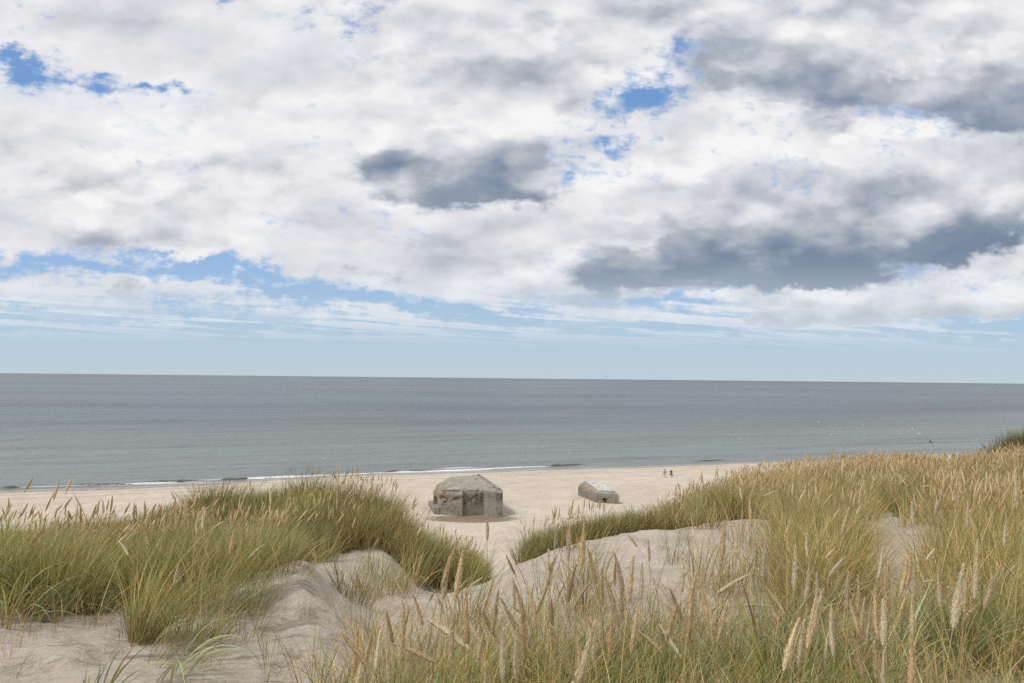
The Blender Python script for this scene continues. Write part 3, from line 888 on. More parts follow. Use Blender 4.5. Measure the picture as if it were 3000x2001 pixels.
# left dune
tuss = lambda x, y: fbm(x * 1.25, y * 1.25, 211, 3) > -0.16 + 0.10 * (y > 8) - 0.16 * (x < -0.2 * y)
x, y = field(-0.92, -0.03, 5.4, 12.5, 2900, 0.35, tuss)
put(BLEFT, x, y, 50, 5, 0.15, wid)
x, y = field(-0.92, 0.02, 12.5, 24, 2300, 0.2)
put(BLEFT, x, y, 40, 4, 0.24, wid)
# right dune
x, y = field(-0.08, 0.92, 5.6, 12.5, 3100, 0.35, tuss)
put(BRIGHT, x, y, 44, 5, 0.15, wid)
x, y = field(-0.06, 0.24, 9.9, 13.5, 1900, 0.3)
put(BRIGHT, x, y, 46, 5, 0.2, wid)
x, y = field(-0.02, 0.92, 12.5, 24, 3000, 0.2)
put(BRIGHT, x, y, 38, 4, 0.24, wid)
x, y = field(0.12, 0.95, 24, 44, 2600, 0.2)
put(BFAR, x, y, 32, 3, 0.38, wid)
# tufts that straggle down over the sand at the left
x, y = scatter(95, -0.86, -0.33, 4.7, 6.3, 0.3)
ok = rng.uniform(0, 1, len(x)) < np.clip((y - 4.5) / 1.4, 0.12, 1)
x, y = x[ok], y[ok]
blade_set(BLEFT, x, y, 20, 0.10, rng.uniform(0.28, 0.55, len(x)), np.full(len(x), 0.30), 6, 0.0042, 0.2, 0.9)
# the sparse, lodged grass in front
x, y = field(-0.30, 0.95, 1.9, 5.8, 430, 0.55)
put(BRIGHT, x, y, 28, 6, 0.16, 0.0044, 1.0, 0.72, 0.10)
x, y = field(-0.24, 0.95, 2.2, 4.5, 330, 0.55, lambda x, y: fbm(x * 1.4, y * 1.4, 223) > -0.1)
put(BRIGHT, x, y, 40, 6, 0.12, 0.0046, 0.9, 0.66, 0.12, 0.08)
x, y = field(-0.9, -0.25, 3.4, 6.4, 60, 0.5, lambda x, y: np.ones(x.shape, bool))
put(BLEFT, x, y, 30, 6, 0.14, 0.0030, 1.0, 0.7)
# dead straw lying about between the tufts
def litter(batch, u0, u1, y0, y1, n, k):
    x, y = scatter(n, u0, u1, y0, y1, 0.6)
    ok = ~bare(x, y, ground_z(x, y))
    x, y = x[ok], y[ok]
    m = len(x) * k
    idx = np.repeat(np.arange(len(x)), k)
    bx, by = x[idx] + rng.normal(0, 0.2, m), y[idx] + rng.normal(0, 0.2, m)
    bz = ground_z(bx, by) + rng.uniform(0.0, 0.10, m)
    c = pick(np.concatenate([STRAW, BROWN[None] * 1.3]), m)
    batch.add(*ribbons(np.stack([bx, by, bz], 1), rng.uniform(0.2, 0.55, m), rng.uniform(0, 6.28, m), rng.uniform(0.7, 1.35, m), rng.uniform(0.1, 0.7, m),
                       np.full(m, 0.0034) * rng.uniform(0.7, 1.4, m), c, c * 0.8, 4, rng.normal(0, 1, m)))
litter(BRIGHT, -0.22, 0.92, 1.9, 6.5, 420, 12)
litter(BLEFT, -0.9, -0.2, 5.0, 8.0, 260, 12)
# single wisps on the bare sand
def wisps(batch, u0, u1, y0, y1, n):
    x, y = scatter(n, u0, u1, y0, y1, 0.6)
    ok = bare(x, y, ground_z(x, y))
    x, y = x[ok], y[ok]
    blade_set(batch, x, y, 5, 0.05, np.full(len(x), 0.40), np.full(len(x), 0.35), 5, np.maximum(0.0026, 0.0004 * y), 0.25, 1.2)
wisps(BLEFT, -0.85, -0.2, 3.6, 7.2, 110)
wisps(BRIGHT, -0.2, 0.4, 4.5, 9.5, 90)

# seed heads too many and too small to count
def heads(batch, x, y, hmul=1.0, brown=0.3):
    n = len(x)
    z = ground_z(x, y)
    h = height_map(x, y) * hmul * rng.uniform(0.90, 1.22, n)
    az = rng.normal(WIND, 1.1, n)
    th0 = np.abs(rng.normal(0.10, 0.09, n)); kap = np.abs(rng.normal(0.22, 0.20, n))
    hl = rng.uniform(0.12, 0.21, n); hr = np.maximum(rng.uniform(0.0075, 0.0115, n), 0.00055 * y)
    c = np.where(rng.uniform(0, 1, (n, 1)) < brown, np.array([(0.58, 0.415, 0.20)]), np.array([(0.74, 0.58, 0.335)])) * rng.uniform(0.8, 1.15, (n, 1))
    sc = np.repeat(np.array([(0.36, 0.29, 0.14)]), n, 0) * rng.uniform(0.8, 1.2, (n, 1))
    spindles(batch, np.stack([x, y, z], 1), h, az, th0, kap, hl, hr, c, sc, np.maximum(0.0024, 0.0003 * y))
def clump(x, y, seed, f=0.45): return rng.uniform(0, 1, x.shape) < np.clip(0.5 + 1.3 * fbm(x * f, y * f, seed), 0.03, 1)
x, y = field(-0.92, -0.16, 5.6, 12, 1150, 0.6, lambda x, y: clump(x, y, 101)); heads(BLEFT, x, y, 1.0, 0.2)
x, y = field(-0.92, 0.0, 12, 24, 420, 0.3, lambda x, y: clump(x, y, 102)); heads(BLEFT, x, y, 0.85, 0.25)
x, y = field(-0.30, 0.0, 8.0, 14.5, 1100, 0.3, lambda x, y: clump(x, y, 107)); heads(BLEFT, x, y, 0.95, 0.5)
x, y = field(0.0, 0.40, 6.5, 12.5, 700, 0.4, lambda x, y: clump(x, y, 103)); m_ = rng.uniform(0, 1, x.shape) < np.where(x / y < 0.3, 0.35, 1.0); heads(BRIGHT, x[m_], y[m_], 1.0, 0.35)
x, y = field(0.40, 0.92, 5.8, 12.5, 4600, 0.3, lambda x, y: clump(x, y, 106) & (rng.uniform(0, 1, x.shape) < np.clip((x / y - 0.42) / 0.2, 0.2, 1))); heads(BRIGHT, x, y, 1.0, 0.55)
x, y = field(0.10, 0.92, 12.5, 22, 9000, 0.2, lambda x, y: clump(x, y, 104)); heads(BRIGHT, x, y, 1.0, 0.5)
x, y = field(0.22, 0.95, 21, 42, 15000, 0.2, lambda x, y: clump(x, y, 105, 0.2)); heads(BFAR, x, y, 1.0, 0.3)

o = BLEFT.build('dune_grass', M_grass); tag(o, 'green marram grass with straw seed heads covering the left dune', 'grass', kind='stuff')
o = BRIGHT.build('dune_grass', M_grass); tag(o, 'straw and green marram grass covering the near right dune', 'grass', kind='stuff')
o = BFAR.build('dune_grass', M_grass); tag(o, 'golden seeding marram grass along the crest of the right dune', 'grass', kind='stuff')
# ------------------------------------------------------------------ foreground plants one can point at
def stalk_mat(sh, b):
    col = X(sh, sh.node('ShaderNodeVertexColor', layer_name='tint').outputs['Color'])
    sh.put(b.inputs['Base Color'], col)
    b.inputs['Roughness'].default_value = 0.7
    b.inputs['Specular IOR Level'].default_value = 0.2
    nt = sh.t
    tr = sh.node('ShaderNodeBsdfTranslucent'); sh.put(tr.inputs['Color'], col)
    mx = sh.node('ShaderNodeMixShader'); mx.inputs[0].default_value = 0.38
    nt.links.new(b.outputs[0], mx.inputs[1]); nt.links.new(tr.outputs[0], mx.inputs[2])
    nt.links.new(mx.outputs[0], nt.nodes['Material Output'].inputs['Surface'])
M_stalk = material('seed_head_straw', stalk_mat)

def tube(pts, rad, col, sides=5):
    pts = np.asarray(pts, float); n = len(pts)
    T = np.gradient(pts, axis=0); T /= np.linalg.norm(T, axis=1)[:, None]
    up = np.array([0.31, 0.95, 0.05])
    A = np.cross(T, up); A /= np.linalg.norm(A, axis=1)[:, None]
    B = np.cross(T, A)
    V = []
    for k in range(sides):
        g = 2 * math.pi * k / sides
        V.append(pts + (A * math.cos(g) + B * math.sin(g)) * np.asarray(rad)[:, None])
    V = np.stack(V, 1).reshape(-1, 3)
    f = []
    for i in range(n - 1):
        for k in range(sides):
            k2 = (k + 1) % sides
            f.append((i * sides + k, i * sides + k2, (i + 1) * sides + k2, (i + 1) * sides + k))
    return V, np.array(f), np.repeat(np.asarray(col)[None], len(V), 0)

def seed_head(p0, d0, p1, bend, rmax, tone):
    """A marram flower head along a curve from p0 (direction d0) to p1, bristling with overlapping spikelets."""
    L = np.linalg.norm(p1 - p0)
    n = 14
    t = np.linspace(0, 1, n)
    mid = (p0 + p1) / 2 + bend * L
    pts = ((1 - t) ** 2)[:, None] * p0 + (2 * t * (1 - t))[:, None] * mid + (t ** 2)[:, None] * p1
    def rad(t): return rmax * np.clip(np.sin(np.clip(t, 0, 1) ** 0.62 * math.pi) ** 0.75, 0.03, 1) * (1.08 - 0.42 * t)
    ctr = tone * 0.9
    V, Fq, C = tube(pts, rad(t) * 0.72, ctr, 7)
    b = Batch(); b.add(V, Fq, C)
    m = int(640 * np.clip(L / 0.2, 0.6, 1.4))
    ts = rng.uniform(0.0, 0.99, m)
    T = np.gradient(pts, axis=0); T /= np.linalg.norm(T, axis=1)[:, None]
    Ti = np.stack([np.interp(ts, t, T[:, k]) for k in range(3)], 1)
    Pi = np.stack([np.interp(ts, t, pts[:, k]) for k in range(3)], 1)
    A = np.cross(Ti, np.array([0.31, 0.95, 0.05])); A /= np.linalg.norm(A, axis=1)[:, None]
    B = np.cross(Ti, A)
    g = rng.uniform(0, 2 * math.pi, m)
    out = A * np.cos(g)[:, None] + B * np.sin(g)[:, None]
    side = np.cross(out, Ti)
    r = rad(ts)[:, None]
    base = Pi + out * r * 0.74
    ln = rng.uniform(0.009, 0.024, m)[:, None] * (0.6 + 0.5 * np.clip(r / rmax, 0, 1))
    ang = rng.gamma(2.0, 0.095, m).clip(0.04, 0.6)[:, None]
    dirn = Ti * np.cos(ang) + out * np.sin(ang)
    w = rng.uniform(0.0008, 0.0018, m)[:, None]
    tipp = base + dirn * ln
    midp = base + dirn * ln * 0.42 + out * 0.0012
    V = np.stack([base, midp - side * w, tipp, midp + side * w], 1).reshape(-1, 3)
    Fq = np.arange(m * 4).reshape(m, 4)
    c = tone[None] * rng.uniform(0.72, 1.30, (m, 1)) * np.array([[1.0, 0.99, 0.96]])
    C = np.stack([c * 0.9, c, c * 1.05, c], 1).reshape(-1, 3)
    b.add(V, Fq, C)
    return b

TONES = np.array([(0.85, 0.73, 0.50), (0.88, 0.78, 0.57), (0.83, 0.69, 0.44), (0.79, 0.63, 0.39), (0.89, 0.81, 0.63)])
def z6(a): return [(1000 + p[0] / 2.337, 1330 + p[1] / 2.337) for p in a]
def z7(a): return [(2000 + p[0] / 2.034, 1230 + p[1] / 2.034) for p in a]
H6 = [((580,1130),(880,1340)),((340,1295),(650,1430)),((1420,660),(1420,900)),((1685,645),(1745,900)),((1090,985),(1215,1230)),((1175,850),(1185,1050)),
      ((1270,910),(1330,1140)),((835,1070),(960,1310)),((960,1050),(1060,1260)),((1440,990),(1445,1180)),((1505,1045),(1590,1290)),((1800,830),(1900,1200)),
      ((1430,1180),(1600,1560)),((2010,1200),(2200,1380)),((2180,1170),(2330,1400)),((465,1060),(400,1280)),((490,960),(560,1180)),((370,850),(430,980)),
      ((660,965),(700,1100)),((870,850),(780,980)),((960,850),(870,920)),((0,1220),(200,1480)),((40,1260),(180,1440)),((130,1240),(160,1500)),
      ((265,1220),(235,1480)),((310,1080),(350,1300)),((225,1100),(260,1270)),((620,1160),(590,1350)),((780,1120),(800,1280)),((1870,680),(1930,960)),
      ((2000,700),(1960,1040)),((1610,760),(1550,1020)),((1690,1130),(1790,1330)),((2060,750),(2050,1000)),((2250,920),(2337,1140)),((1790,1370),(1640,1560)),
      ((10,1380),(20,1568)),((2030,1130),(1940,1290)),((1115,1060),(1060,1230)),((870,1380),(940,1568)),((2080,1150),(2100,1350)),((1500,715),(1650,890)),
      ((480,1360),(440,1560)),((575,1340),(610,1568)),((1190,890),(1260,1160)),((1320,880),(1290,1060)),((1130,1200),(1150,1390)),((690,1230),(700,1360)),
      ((1740,660),(1760,860)),((950,1180),(1000,1380)),((2170,1300),(2190,1520)),((1880,720),(1870,900)),((1970,560),(2030,640)),((2100,580),(2110,740)),((1130,700),(1190,830)),
      ((1020,960),(930,1080)),((640,940),(600,1010)),((1410,920),(1330,1100)),((1160,1040),(1260,1110)),((1700,880),(1590,1060))]
H7 = [((80,910),(40,1200)),((85,940),(150,1220)),((265,1080),(205,1330)),((790,1070),(740,1370)),((885,1130),(930,1340)),((980,1030),(1060,1300)),
      ((1085,1065),(1070,1280)),((1120,1110),(1095,1350)),((690,1190),(600,1500)),((725,1200),(690,1480)),((610,1220),(630,1350)),((865,1280),(850,1500)),
      ((1140,1330),(1160,1568)),((1340,1025),(1285,1190)),((1770,1090),(1660,1220)),((900,770),(850,830)),((970,815),(870,940)),((400,920),(200,1040)),
      ((530,1112),(350,1112)),((270,1055),(160,1145)),((950,1390),(890,1568)),((1010,1280),(1080,1560)),((1550,972),(1430,968)),((160,1110),(60,1240)),((40,890),(-20,970)),
      ((740,680),(745,820)),((440,760),(430,880)),((560,680),(560,790)),((1185,740),(1187,870)),((1500,770),(1450,840)),((930,920),(920,1040)),((640,590),(620,680)),
      ((255,1130),(240,1300)),((20,1140),(50,1330)),((1990,860),(1910,960)),((1930,840),(1890,930)),((1655,1025),(1560,1000))]
pairs = [z6(p) for p in H6] + [z7(p) for p in H7]
# heads of the left band, measured in the left third of the photograph
def z5(a): return [(p[0] / 2.337, 1330 + p[1] / 2.337) for p in a]
H5 = [((550,370),(552,470)),((705,320),(710,410)),((745,310),(730,390)),((770,290),(755,400)),((1145,360),(1125,500)),((1000,365),(985,450)),((1240,405),(1215,500)),
      ((1360,395),(1340,540)),((1305,365),(1290,520)),((1205,365),(1200,520)),((1175,370),(1165,500)),((815,600),(880,700)),((1390,620),(1430,730)),((1605,520),(1570,690)),
      ((1615,620),(1600,720)),((1805,622),(1700,715)),((190,340),(120,450)),((1530,465),(1460,510)),((490,300),(440,370)),((305,505),(215,610)),((660,345),(630,440)),
      ((890,335),(850,410)),((930,350),(935,430)),((1400,370),(1385,520)),((840,480),(838,580)),((80,345),(20,450)),((1220,760),(1190,900)),((465,390),(490,450)),((1700,490),(1690,590)),((1760,460),(1740,540))]
pairs5 = [z5(p) for p in H5]

def make_stalk(tip, low, near):
    (tx, ty), (lx, ly) = tip, low
    n = math.hypot(tx - lx, ty - ly)
    size = rng.uniform(0.17, 0.215)
    if near: Y = float(np.clip(size * F / max(n, 1), 2.05, 5.2))
    else: Y = float(np.clip(size * F / max(n, 1) * 0.8, 4.9, 6.3))
    P1 = at_depth(tx, ty, Y + rng.uniform(-0.05, 0.05)); P0 = at_depth(lx, ly, Y)
    d = P1 - P0; L = np.linalg.norm(d); dn = d / L
    gz = float(ground_z(P0[0], P0[1]))
    hgt = P0[2] - gz
    if hgt < 0.12: return None
    k = -dn[:2] / max(dn[2] + 0.35, 0.35) * hgt * 0.42
    kn = np.linalg.norm(k)
    if kn > 0.5: k *= 0.5 / kn
    bx, by = P0[0] + k[0], P0[1] + k[1]
    bz = float(ground_z(bx, by)) - 0.02
    return dict(P0=P0, P1=P1, d=dn, base=np.array([bx, by, bz]), L=L, Y=Y)

def stalk_mesh(st, bend_amt=0.02):
    B0, P0, dn = st['base'], st['P0'], st['d']
    h = np.linalg.norm(P0 - B0)
    t = np.linspace(0, 1, 14)[:, None]
    c1 = B0 + np.array([0, 0, 1]) * h * 0.40
    c2 = P0 - dn * h * 0.33
    pts = (1 - t) ** 3 * B0 + 3 * t * (1 - t) ** 2 * c1 + 3 * t * t * (1 - t) * c2 + t ** 3 * P0
    return pts, tube(pts, np.linspace(0.0020, 0.0012, 14), STRAW[rng.integers(0, 4)] * rng.uniform(0.75, 1.05), 5)

def build_tuft(name, label, group, cx, cy, n_bl, R, h, straw, stalks, wid_=0.0032, green=GREEN, droop=0.8, lean=0.14, cat='grass tuft', nseg=7, wind=1.0):
    z = float(ground_z(cx, cy))
    root = empty(name, (cx, cy, z))
    tag(root, label, cat, group)
    b = Batch()
    blade_set(b, np.array([cx]), np.array([cy]), n_bl, R, np.array([h]), np.array([straw]), nseg, wid_, lean, droop, green, wind)
    b.build('leaves', M_grass, root, (cx, cy, z))
    for st in stalks:
        pts, (V, Fq, C) = stalk_mesh(st)
        bb = Batch(); bb.add(V, Fq, C)
        s = bb.build('stalk', M_stalk, root, (cx, cy, z))
        tone = TONES[rng.integers(0, len(TONES))] * rng.uniform(0.85, 1.1)
        bend = np.array([rng.normal(0, 0.03), rng.normal(0, 0.02), 0.035 + 0.05 * (1 - st['d'][2])])
        hb = seed_head(st['P0'], st['d'], st['P1'], bend, float(np.clip(st['L'] * rng.uniform(0.052, 0.070), 0.0078, 0.014)), tone)
        hb.build('seed_head', M_stalk, s, (cx, cy, z))
    return root

def cluster(sts, rad):
    groups = []
    for st in sts:
        for g in groups:
            c = np.mean([q['base'][:2] for q in g], 0)
            if np.linalg.norm(c - st['base'][:2]) < rad and len(g) < 7:
                g.append(st); break
        else:
            groups.append([st])
    return groups

near = [s for s in (make_stalk(p[0], p[1], True) for p in pairs) if s]
# a few more among the measured ones
def rand_stalks(n, u0, u1, y0, y1, ok=None):
    out = []
    while len(out) < n:
        y = rng.uniform(y0, y1); x = rng.uniform(u0, u1) * y
        if ok is not None and not ok(x, y): continue
        g = float(ground_z(x, y)); B0 = np.array([x, y, g])
        h = rng.uniform(0.55, 0.95)
        az = rng.normal(0.1, 1.2); le = abs(rng.normal(0.16, 0.14))
        D = np.array([math.sin(le) * math.cos(az), math.sin(le) * math.sin(az), math.cos(le)])
        P0 = B0 + np.array([D[0] * 0.55, D[1] * 0.55, 1.0]) * h
        L = rng.uniform(0.15, 0.21)
        out.append(dict(P0=P0, P1=P0 + D * L, d=D, base=B0 - np.array([0, 0, 0.02]), L=L, Y=y))
    return out
near += rand_stalks(26, -0.10, 0.75, 2.6, 5.4) + rand_stalks(52, -0.24, 0.66, 2.15, 3.4)
G_FRONT = 'seeding grass tufts in the foreground'
for g in cluster(near, 0.30):
    c = np.mean([q['base'] for q in g], 0)
    n = len(g)
    px, py = project(np.array([c[0], c[1], c[2] + 0.5]))
    lab = 'loose straw-coloured grass tuft with tall pale seed heads on the sandy near slope'
    if n == 1: lab = 'thin grass tuft with a single tall seed head on the sandy near slope'
    build_tuft('grass_tuft', lab, G_FRONT, c[0], c[1], 46 + 8 * n, 0.15, 0.62, 0.42, g, 0.0032, GREEN, 1.0)

left = [s for s in (make_stalk(p[0], p[1], False) for p in pairs5) if s]
for g in cluster(left, 0.45):
    c = np.mean([q['base'] for q in g], 0)
    build_tuft('grass_tuft', 'tall green grass tuft with buff seed heads at the front of the left dune', 'seeding tufts on the left dune',
               c[0], c[1], 70, 0.18, 0.75, 0.25, g, 0.0036, GREEN, 0.75, nseg=5)

# tufts that stand alone
def tuft_at(px, py, label, n, R, h, straw, **kw):
    p = hit(px, py)
    kw.setdefault('stalks', [])
    st = kw.pop('stalks')
    return build_tuft('grass_tuft', label, None, p[0], p[1], n, R, h, straw, st, **kw)
tuft_at(415, 1880, 'dense windswept grass tuft standing alone on bare sand, bleached at its base', 260, 0.085, 0.62, 0.36, lean=0.32, droop=0.7, wid_=0.0045)
tuft_at(520, 1930, 'sprawling dark green tuft on the sand beside the dense windswept one', 110, 0.20, 0.6, 0.2, lean=0.6, droop=1.3)
tuft_at(655, 1800, 'small upright green tuft on the left edge of the sand mound', 120, 0.14, 0.50, 0.22, lean=0.25)
tuft_at(735, 1800, 'short brown-footed tuft below the crest of the sand mound', 80, 0.11, 0.42, 0.3, lean=0.3)
tuft_at(860, 1690, 'sparse upright tuft growing on the shoulder of the sand mound', 70, 0.16, 0.5, 0.15, lean=0.22)
tuft_at(1030, 1760, 'thick green tuft at the foot of the left dune, right of the sand mound', 190, 0.20, 0.62, 0.18, lean=0.12)
tuft_at(790, 1960, 'low arching wisp of dark green blades on bare sand', 26, 0.06, 0.5, 0.1, droop=1.8, lean=0.1)
tuft_at(600, 1610, 'leafy tuft with a straw foot at the sandy edge of the left dune', 190, 0.2, 0.75, 0.35, lean=0.2)

# grass clumps that break the skyline of the dunes (their own silhouettes)
def clump_at(px, Y, label, n, R, h, straw, green=GREEN, heads_n=8, name='grass_clump'):
    d = ray(px, 1400); x = d[0] / d[1] * Y; y = Y
    z = float(ground_z(x, y))
    root = empty(name, (x, y, z)); tag(root, label, 'grass clump')
    b = Batch()
    blade_set(b, np.array([x]), np.array([y]), n, R, np.array([h]), np.array([straw]), 5, max(0.0036, 0.00045 * Y), 0.12, 0.7, green)
    b.build('leaves', M_grass, root, (x, y, z))
    hb = Batch()
    if heads_n:
        xx = x + rng.normal(0, R * 0.6, heads_n); yy = y + rng.normal(0, R * 0.4, heads_n)
        heads(hb, xx, yy, 1.1, 0.5)
        s = hb.build('seed_heads', M_grass, root, (x, y, z)); s['kind'] = 'stuff'
DARKG = np.array([(0.175, 0.195, 0.06), (0.22, 0.23, 0.07), (0.14, 0.165, 0.058), (0.27, 0.255, 0.09)])
clump_at(640, 16.2, 'rounded dark green grass clump on the crest of the left dune', 900, 0.62, 0.88, 0.22, DARKG, 16)
clump_at(925, 15.0, 'tall spiky grass clump standing up against the sea on the left dune', 620, 0.38, 1.0, 0.2, DARKG, 8)
clump_at(1050, 12.5, 'broad yellowish grass clump capping the right end of the left dune', 1000, 0.55, 0.88, 0.35, GREEN, 30)
clump_at(790, 15.5, 'low dark green clump in the saddle between two taller clumps of the left dune', 500, 0.55, 0.7, 0.2, DARKG, 8)
clump_at(265, 17.5, 'seeding brownish clump rising above the beach at the far left', 700, 0.55, 0.85, 0.35, GREEN, 26)
clump_at(1745, 10.3, 'dark dense clump on the ridge just in front of the small bunker', 700, 0.42, 0.55, 0.25, DARKG, 8)
clump_at(1590, 10.0, 'spiky clump on the ridge left of the small bunker', 420, 0.40, 0.6, 0.25, GREEN, 14)
clump_at(1390, 12.5, 'green clump deep in the gap between the dunes', 700, 0.5, 0.6, 0.16, DARKG, 4)
for k, (px, Y, h, R) in enumerate([(2838, 43.5, 1.10, 1.0), (2895, 45, 1.5, 1.4), (2970, 46, 1.85, 1.7), (3070, 47, 1.95, 1.9)]):
    clump_at(px, Y, ['low tip of the dark green bush line at the far right', 'dark green clump with reddish seed heads behind the golden crest',
                     'tallest dark green clump at the right edge behind the golden crest', 'dark green clump beyond the right end of the golden crest'][k], 2200, R, h, 0.06, DARKG * 0.8, 60)

# lyme grass: few, broad, blue-green blades
G_LYME = 'blue-green broad-bladed grass'
for px, py, n, h, lab in [
        (300, 2060, 26, 0.60, 'broad blue-green grass arching over the sand at the lower left edge'),
        (500, 1990, 26, 0.60, 'broad blue-green blades bending right beside the dense windswept tuft'),
        (40, 1830, 18, 0.75, 'stiff blue-green blades at the far left below the tall grass'),
        (120, 1800, 16, 0.85, 'upright blue-green blades in front of the tall grass at the left'),
        (270, 1800, 8, 0.32, 'small curled blue-green sprout on the bare sand'),
        (310, 1760, 6, 0.30, 'short yellowing sprout on bare sand near the grass edge'),
        (360, 1720, 14, 0.8, 'blue-green blades leaning left out of the tall grass'),
        (2270, 1990, 26, 0.95, 'blue-green blades rising beside the straw tufts right of centre'),
        (2330, 2100, 22, 0.75, 'broad blue-green blades curving right near the lower edge'),
        (1560, 1830, 16, 0.55, 'blue-green arching blades on the sand ridge'),
        (2620, 2050, 24, 0.7, 'yellow and blue-green blades sweeping right in the lower right'),
        (2800, 1990, 20, 0.7, 'blue-green blades in the dense grass at the lower right')]:
    p = hit(px, py)
    build_tuft('lyme_grass', lab, G_LYME, p[0], p[1], n, 0.10, h, 0.10, [], 0.0095, BLUE, 1.25 if py < 1950 or px > 1000 else 1.7, 0.22 if py < 1950 or px > 1000 else 0.6, 'lyme grass', 9)
# ------------------------------------------------------------------ concrete bunkers on the beach
def concrete(name, stain=None, rust=None, pale=None, base=((0.165, 0.15, 0.12), (0.40, 0.36, 0.29))):
    def fn(sh, b):
        tcn = sh.node('ShaderNodeTexCoord')
        p = X(sh, tcn.outputs['Object'])
        x, y, z = sh.sep(p)
        big = sh.noise(p, 0.55, 5.0, 0.62)
        mid = sh.noise(p, 2.6, 5.0, 0.65)
        fine = sh.noise(p, 14.0, 3.0, 0.7)
        col = sh.mix(sh.smooth(big * 0.5 + mid * 0.5, 0.30, 0.68), base[0], base[1])
        # boards of the shuttering and rain streaks
        bd = sh.noise(sh.comb(x * 0.4, y * 0.4, z * 5.0), 1.0, 2.0, 0.5)
        col = sh.mix(sh.smooth(bd, 0.42, 0.62, 0.0, 0.22), col, (0.14, 0.125, 0.10))
        st = sh.noise(sh.comb(x * 3.2, y * 3.2, z * 0.22), 1.0, 4.0, 0.65)
        col = sh.mix(sh.smooth(st, 0.50, 0.72, 0.0, 0.45), col, (0.115, 0.10, 0.08))
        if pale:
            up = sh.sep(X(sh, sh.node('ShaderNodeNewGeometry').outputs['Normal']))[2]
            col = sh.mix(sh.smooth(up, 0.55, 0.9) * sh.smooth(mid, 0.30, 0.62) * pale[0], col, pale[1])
        # white and yellow-green crusts
        col = sh.mix(sh.smooth(sh.noise(p, 3.7, 4.0, 0.7), 0.66, 0.72, 0.0, 0.75), col, (0.52, 0.50, 0.44))
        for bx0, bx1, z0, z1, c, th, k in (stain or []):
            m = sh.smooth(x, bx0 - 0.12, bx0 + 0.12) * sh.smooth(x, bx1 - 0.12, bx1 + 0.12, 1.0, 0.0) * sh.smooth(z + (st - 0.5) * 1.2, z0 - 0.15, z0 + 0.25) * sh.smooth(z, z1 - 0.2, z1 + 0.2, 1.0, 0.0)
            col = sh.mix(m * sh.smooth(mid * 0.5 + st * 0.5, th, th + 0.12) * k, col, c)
        for bx0, bx1, z0, z1, ymin, ymax, k in (rust or []):
            rn = sh.noise(sh.comb(x * 2.4 + z * 1.6, y * 2.4, z * 0.9), 1.6, 4.0, 0.7)
            m = sh.smooth(x, bx0 - 0.15, bx0 + 0.15) * sh.smooth(x, bx1 - 0.15, bx1 + 0.15, 1.0, 0.0) * sh.smooth(z, z0 - 0.1, z0 + 0.2) * sh.smooth(z, z1 - 0.25, z1 + 0.1, 1.0, 0.0)
            m = m * sh.smooth(y, ymin - 0.2, ymin + 0.2) * sh.smooth(y, ymax - 0.2, ymax + 0.2, 1.0, 0.0)
            col = sh.mix(m * sh.smooth(rn, 0.46, 0.62) * k, col, (0.30, 0.135, 0.045))
            col = sh.mix(m * sh.smooth(rn, 0.30, 0.42, 1.0, 0.0) * k, col, (0.44, 0.40, 0.31))
        sh.put(b.inputs['Base Color'], col)
        b.inputs['Roughness'].default_value = 0.92
        b.inputs['Specular IOR Level'].default_value = 0.2
        sh.put(b.inputs['Normal'], sh.bump(mid * 0.10 + fine * 0.02 + bd * 0.02, 0.8, 1.0))
    return material(name, fn)

import bmesh
from mathutils import noise as mnoise

def shell(rings):
    """Closed solid from vertex rings (same count), bottom to top."""
    bm = bmesh.new()
    R = [[bm.verts.new(p) for p in r] for r in rings]
    n = len(R[0])
    for a, c in zip(R[:-1], R[1:]):
        for i in range(n):
            bm.faces.new((a[i], a[(i + 1) % n], c[(i + 1) % n], c[i]))
    bm.faces.new(list(reversed(R[0])))
    bm.faces.new(R[-1])
    bmesh.ops.triangulate(bm, faces=[bm.faces[-1]] if False else [f for f in bm.faces if len(f.verts) > 4])
    return bm

def roughen(bm, cuts_len, amp, broken=None, seed=0.0):
    """Split long edges and knock the surface about; broken(p) gives extra damage."""
    for _ in range(7):
        es = [e for e in bm.edges if e.calc_length() > cuts_len]
        if not es: break
        bmesh.ops.subdivide_edges(bm, edges=es, cuts=1, use_grid_fill=False)
        bmesh.ops.triangulate(bm, faces=[f for f in bm.faces if len(f.verts) > 4])
    bm.normal_update()
    mv = {}
    for v in bm.verts:
        p = v.co
        q = Vector((p.x, p.y, p.z + seed))
        n = mnoise.fractal(q * 1.5, 0.9, 2.1, 4)
        k = amp
        if broken: k += broken(p)
        chip = mnoise.fractal(q * 0.9 + Vector((9, 3, 5)), 0.8, 2.0, 4)
        off = n * k * 0.6 - max(0.0, chip) * k * 1.2
        mv[v] = p + v.normal * off
    for v, p in mv.items(): v.co = p

def solid(name, bm, mat, parent, cut=None):
    me = bpy.data.meshes.new(name)
    bm.normal_update()
    bm.to_mesh(me); bm.free()
    o = link_mesh(name, me, mat, parent)
    if cut is not None:
        cm = bpy.data.meshes.new('cutter'); cut.to_mesh(cm); cut.free()
        co = bpy.data.objects.new('cutter', cm); COL.objects.link(co); co.parent = parent
        md = o.modifiers.new('door', 'BOOLEAN'); md.operation = 'DIFFERENCE'; md.object = co; md.solver = 'EXACT'
        bpy.context.view_layer.update()
        dg = bpy.context.evaluated_depsgraph_get()
        me2 = bpy.data.meshes.new_from_object(o.evaluated_get(dg))
        o.modifiers.clear(); o.data = me2
        bpy.data.objects.remove(co)
    return o

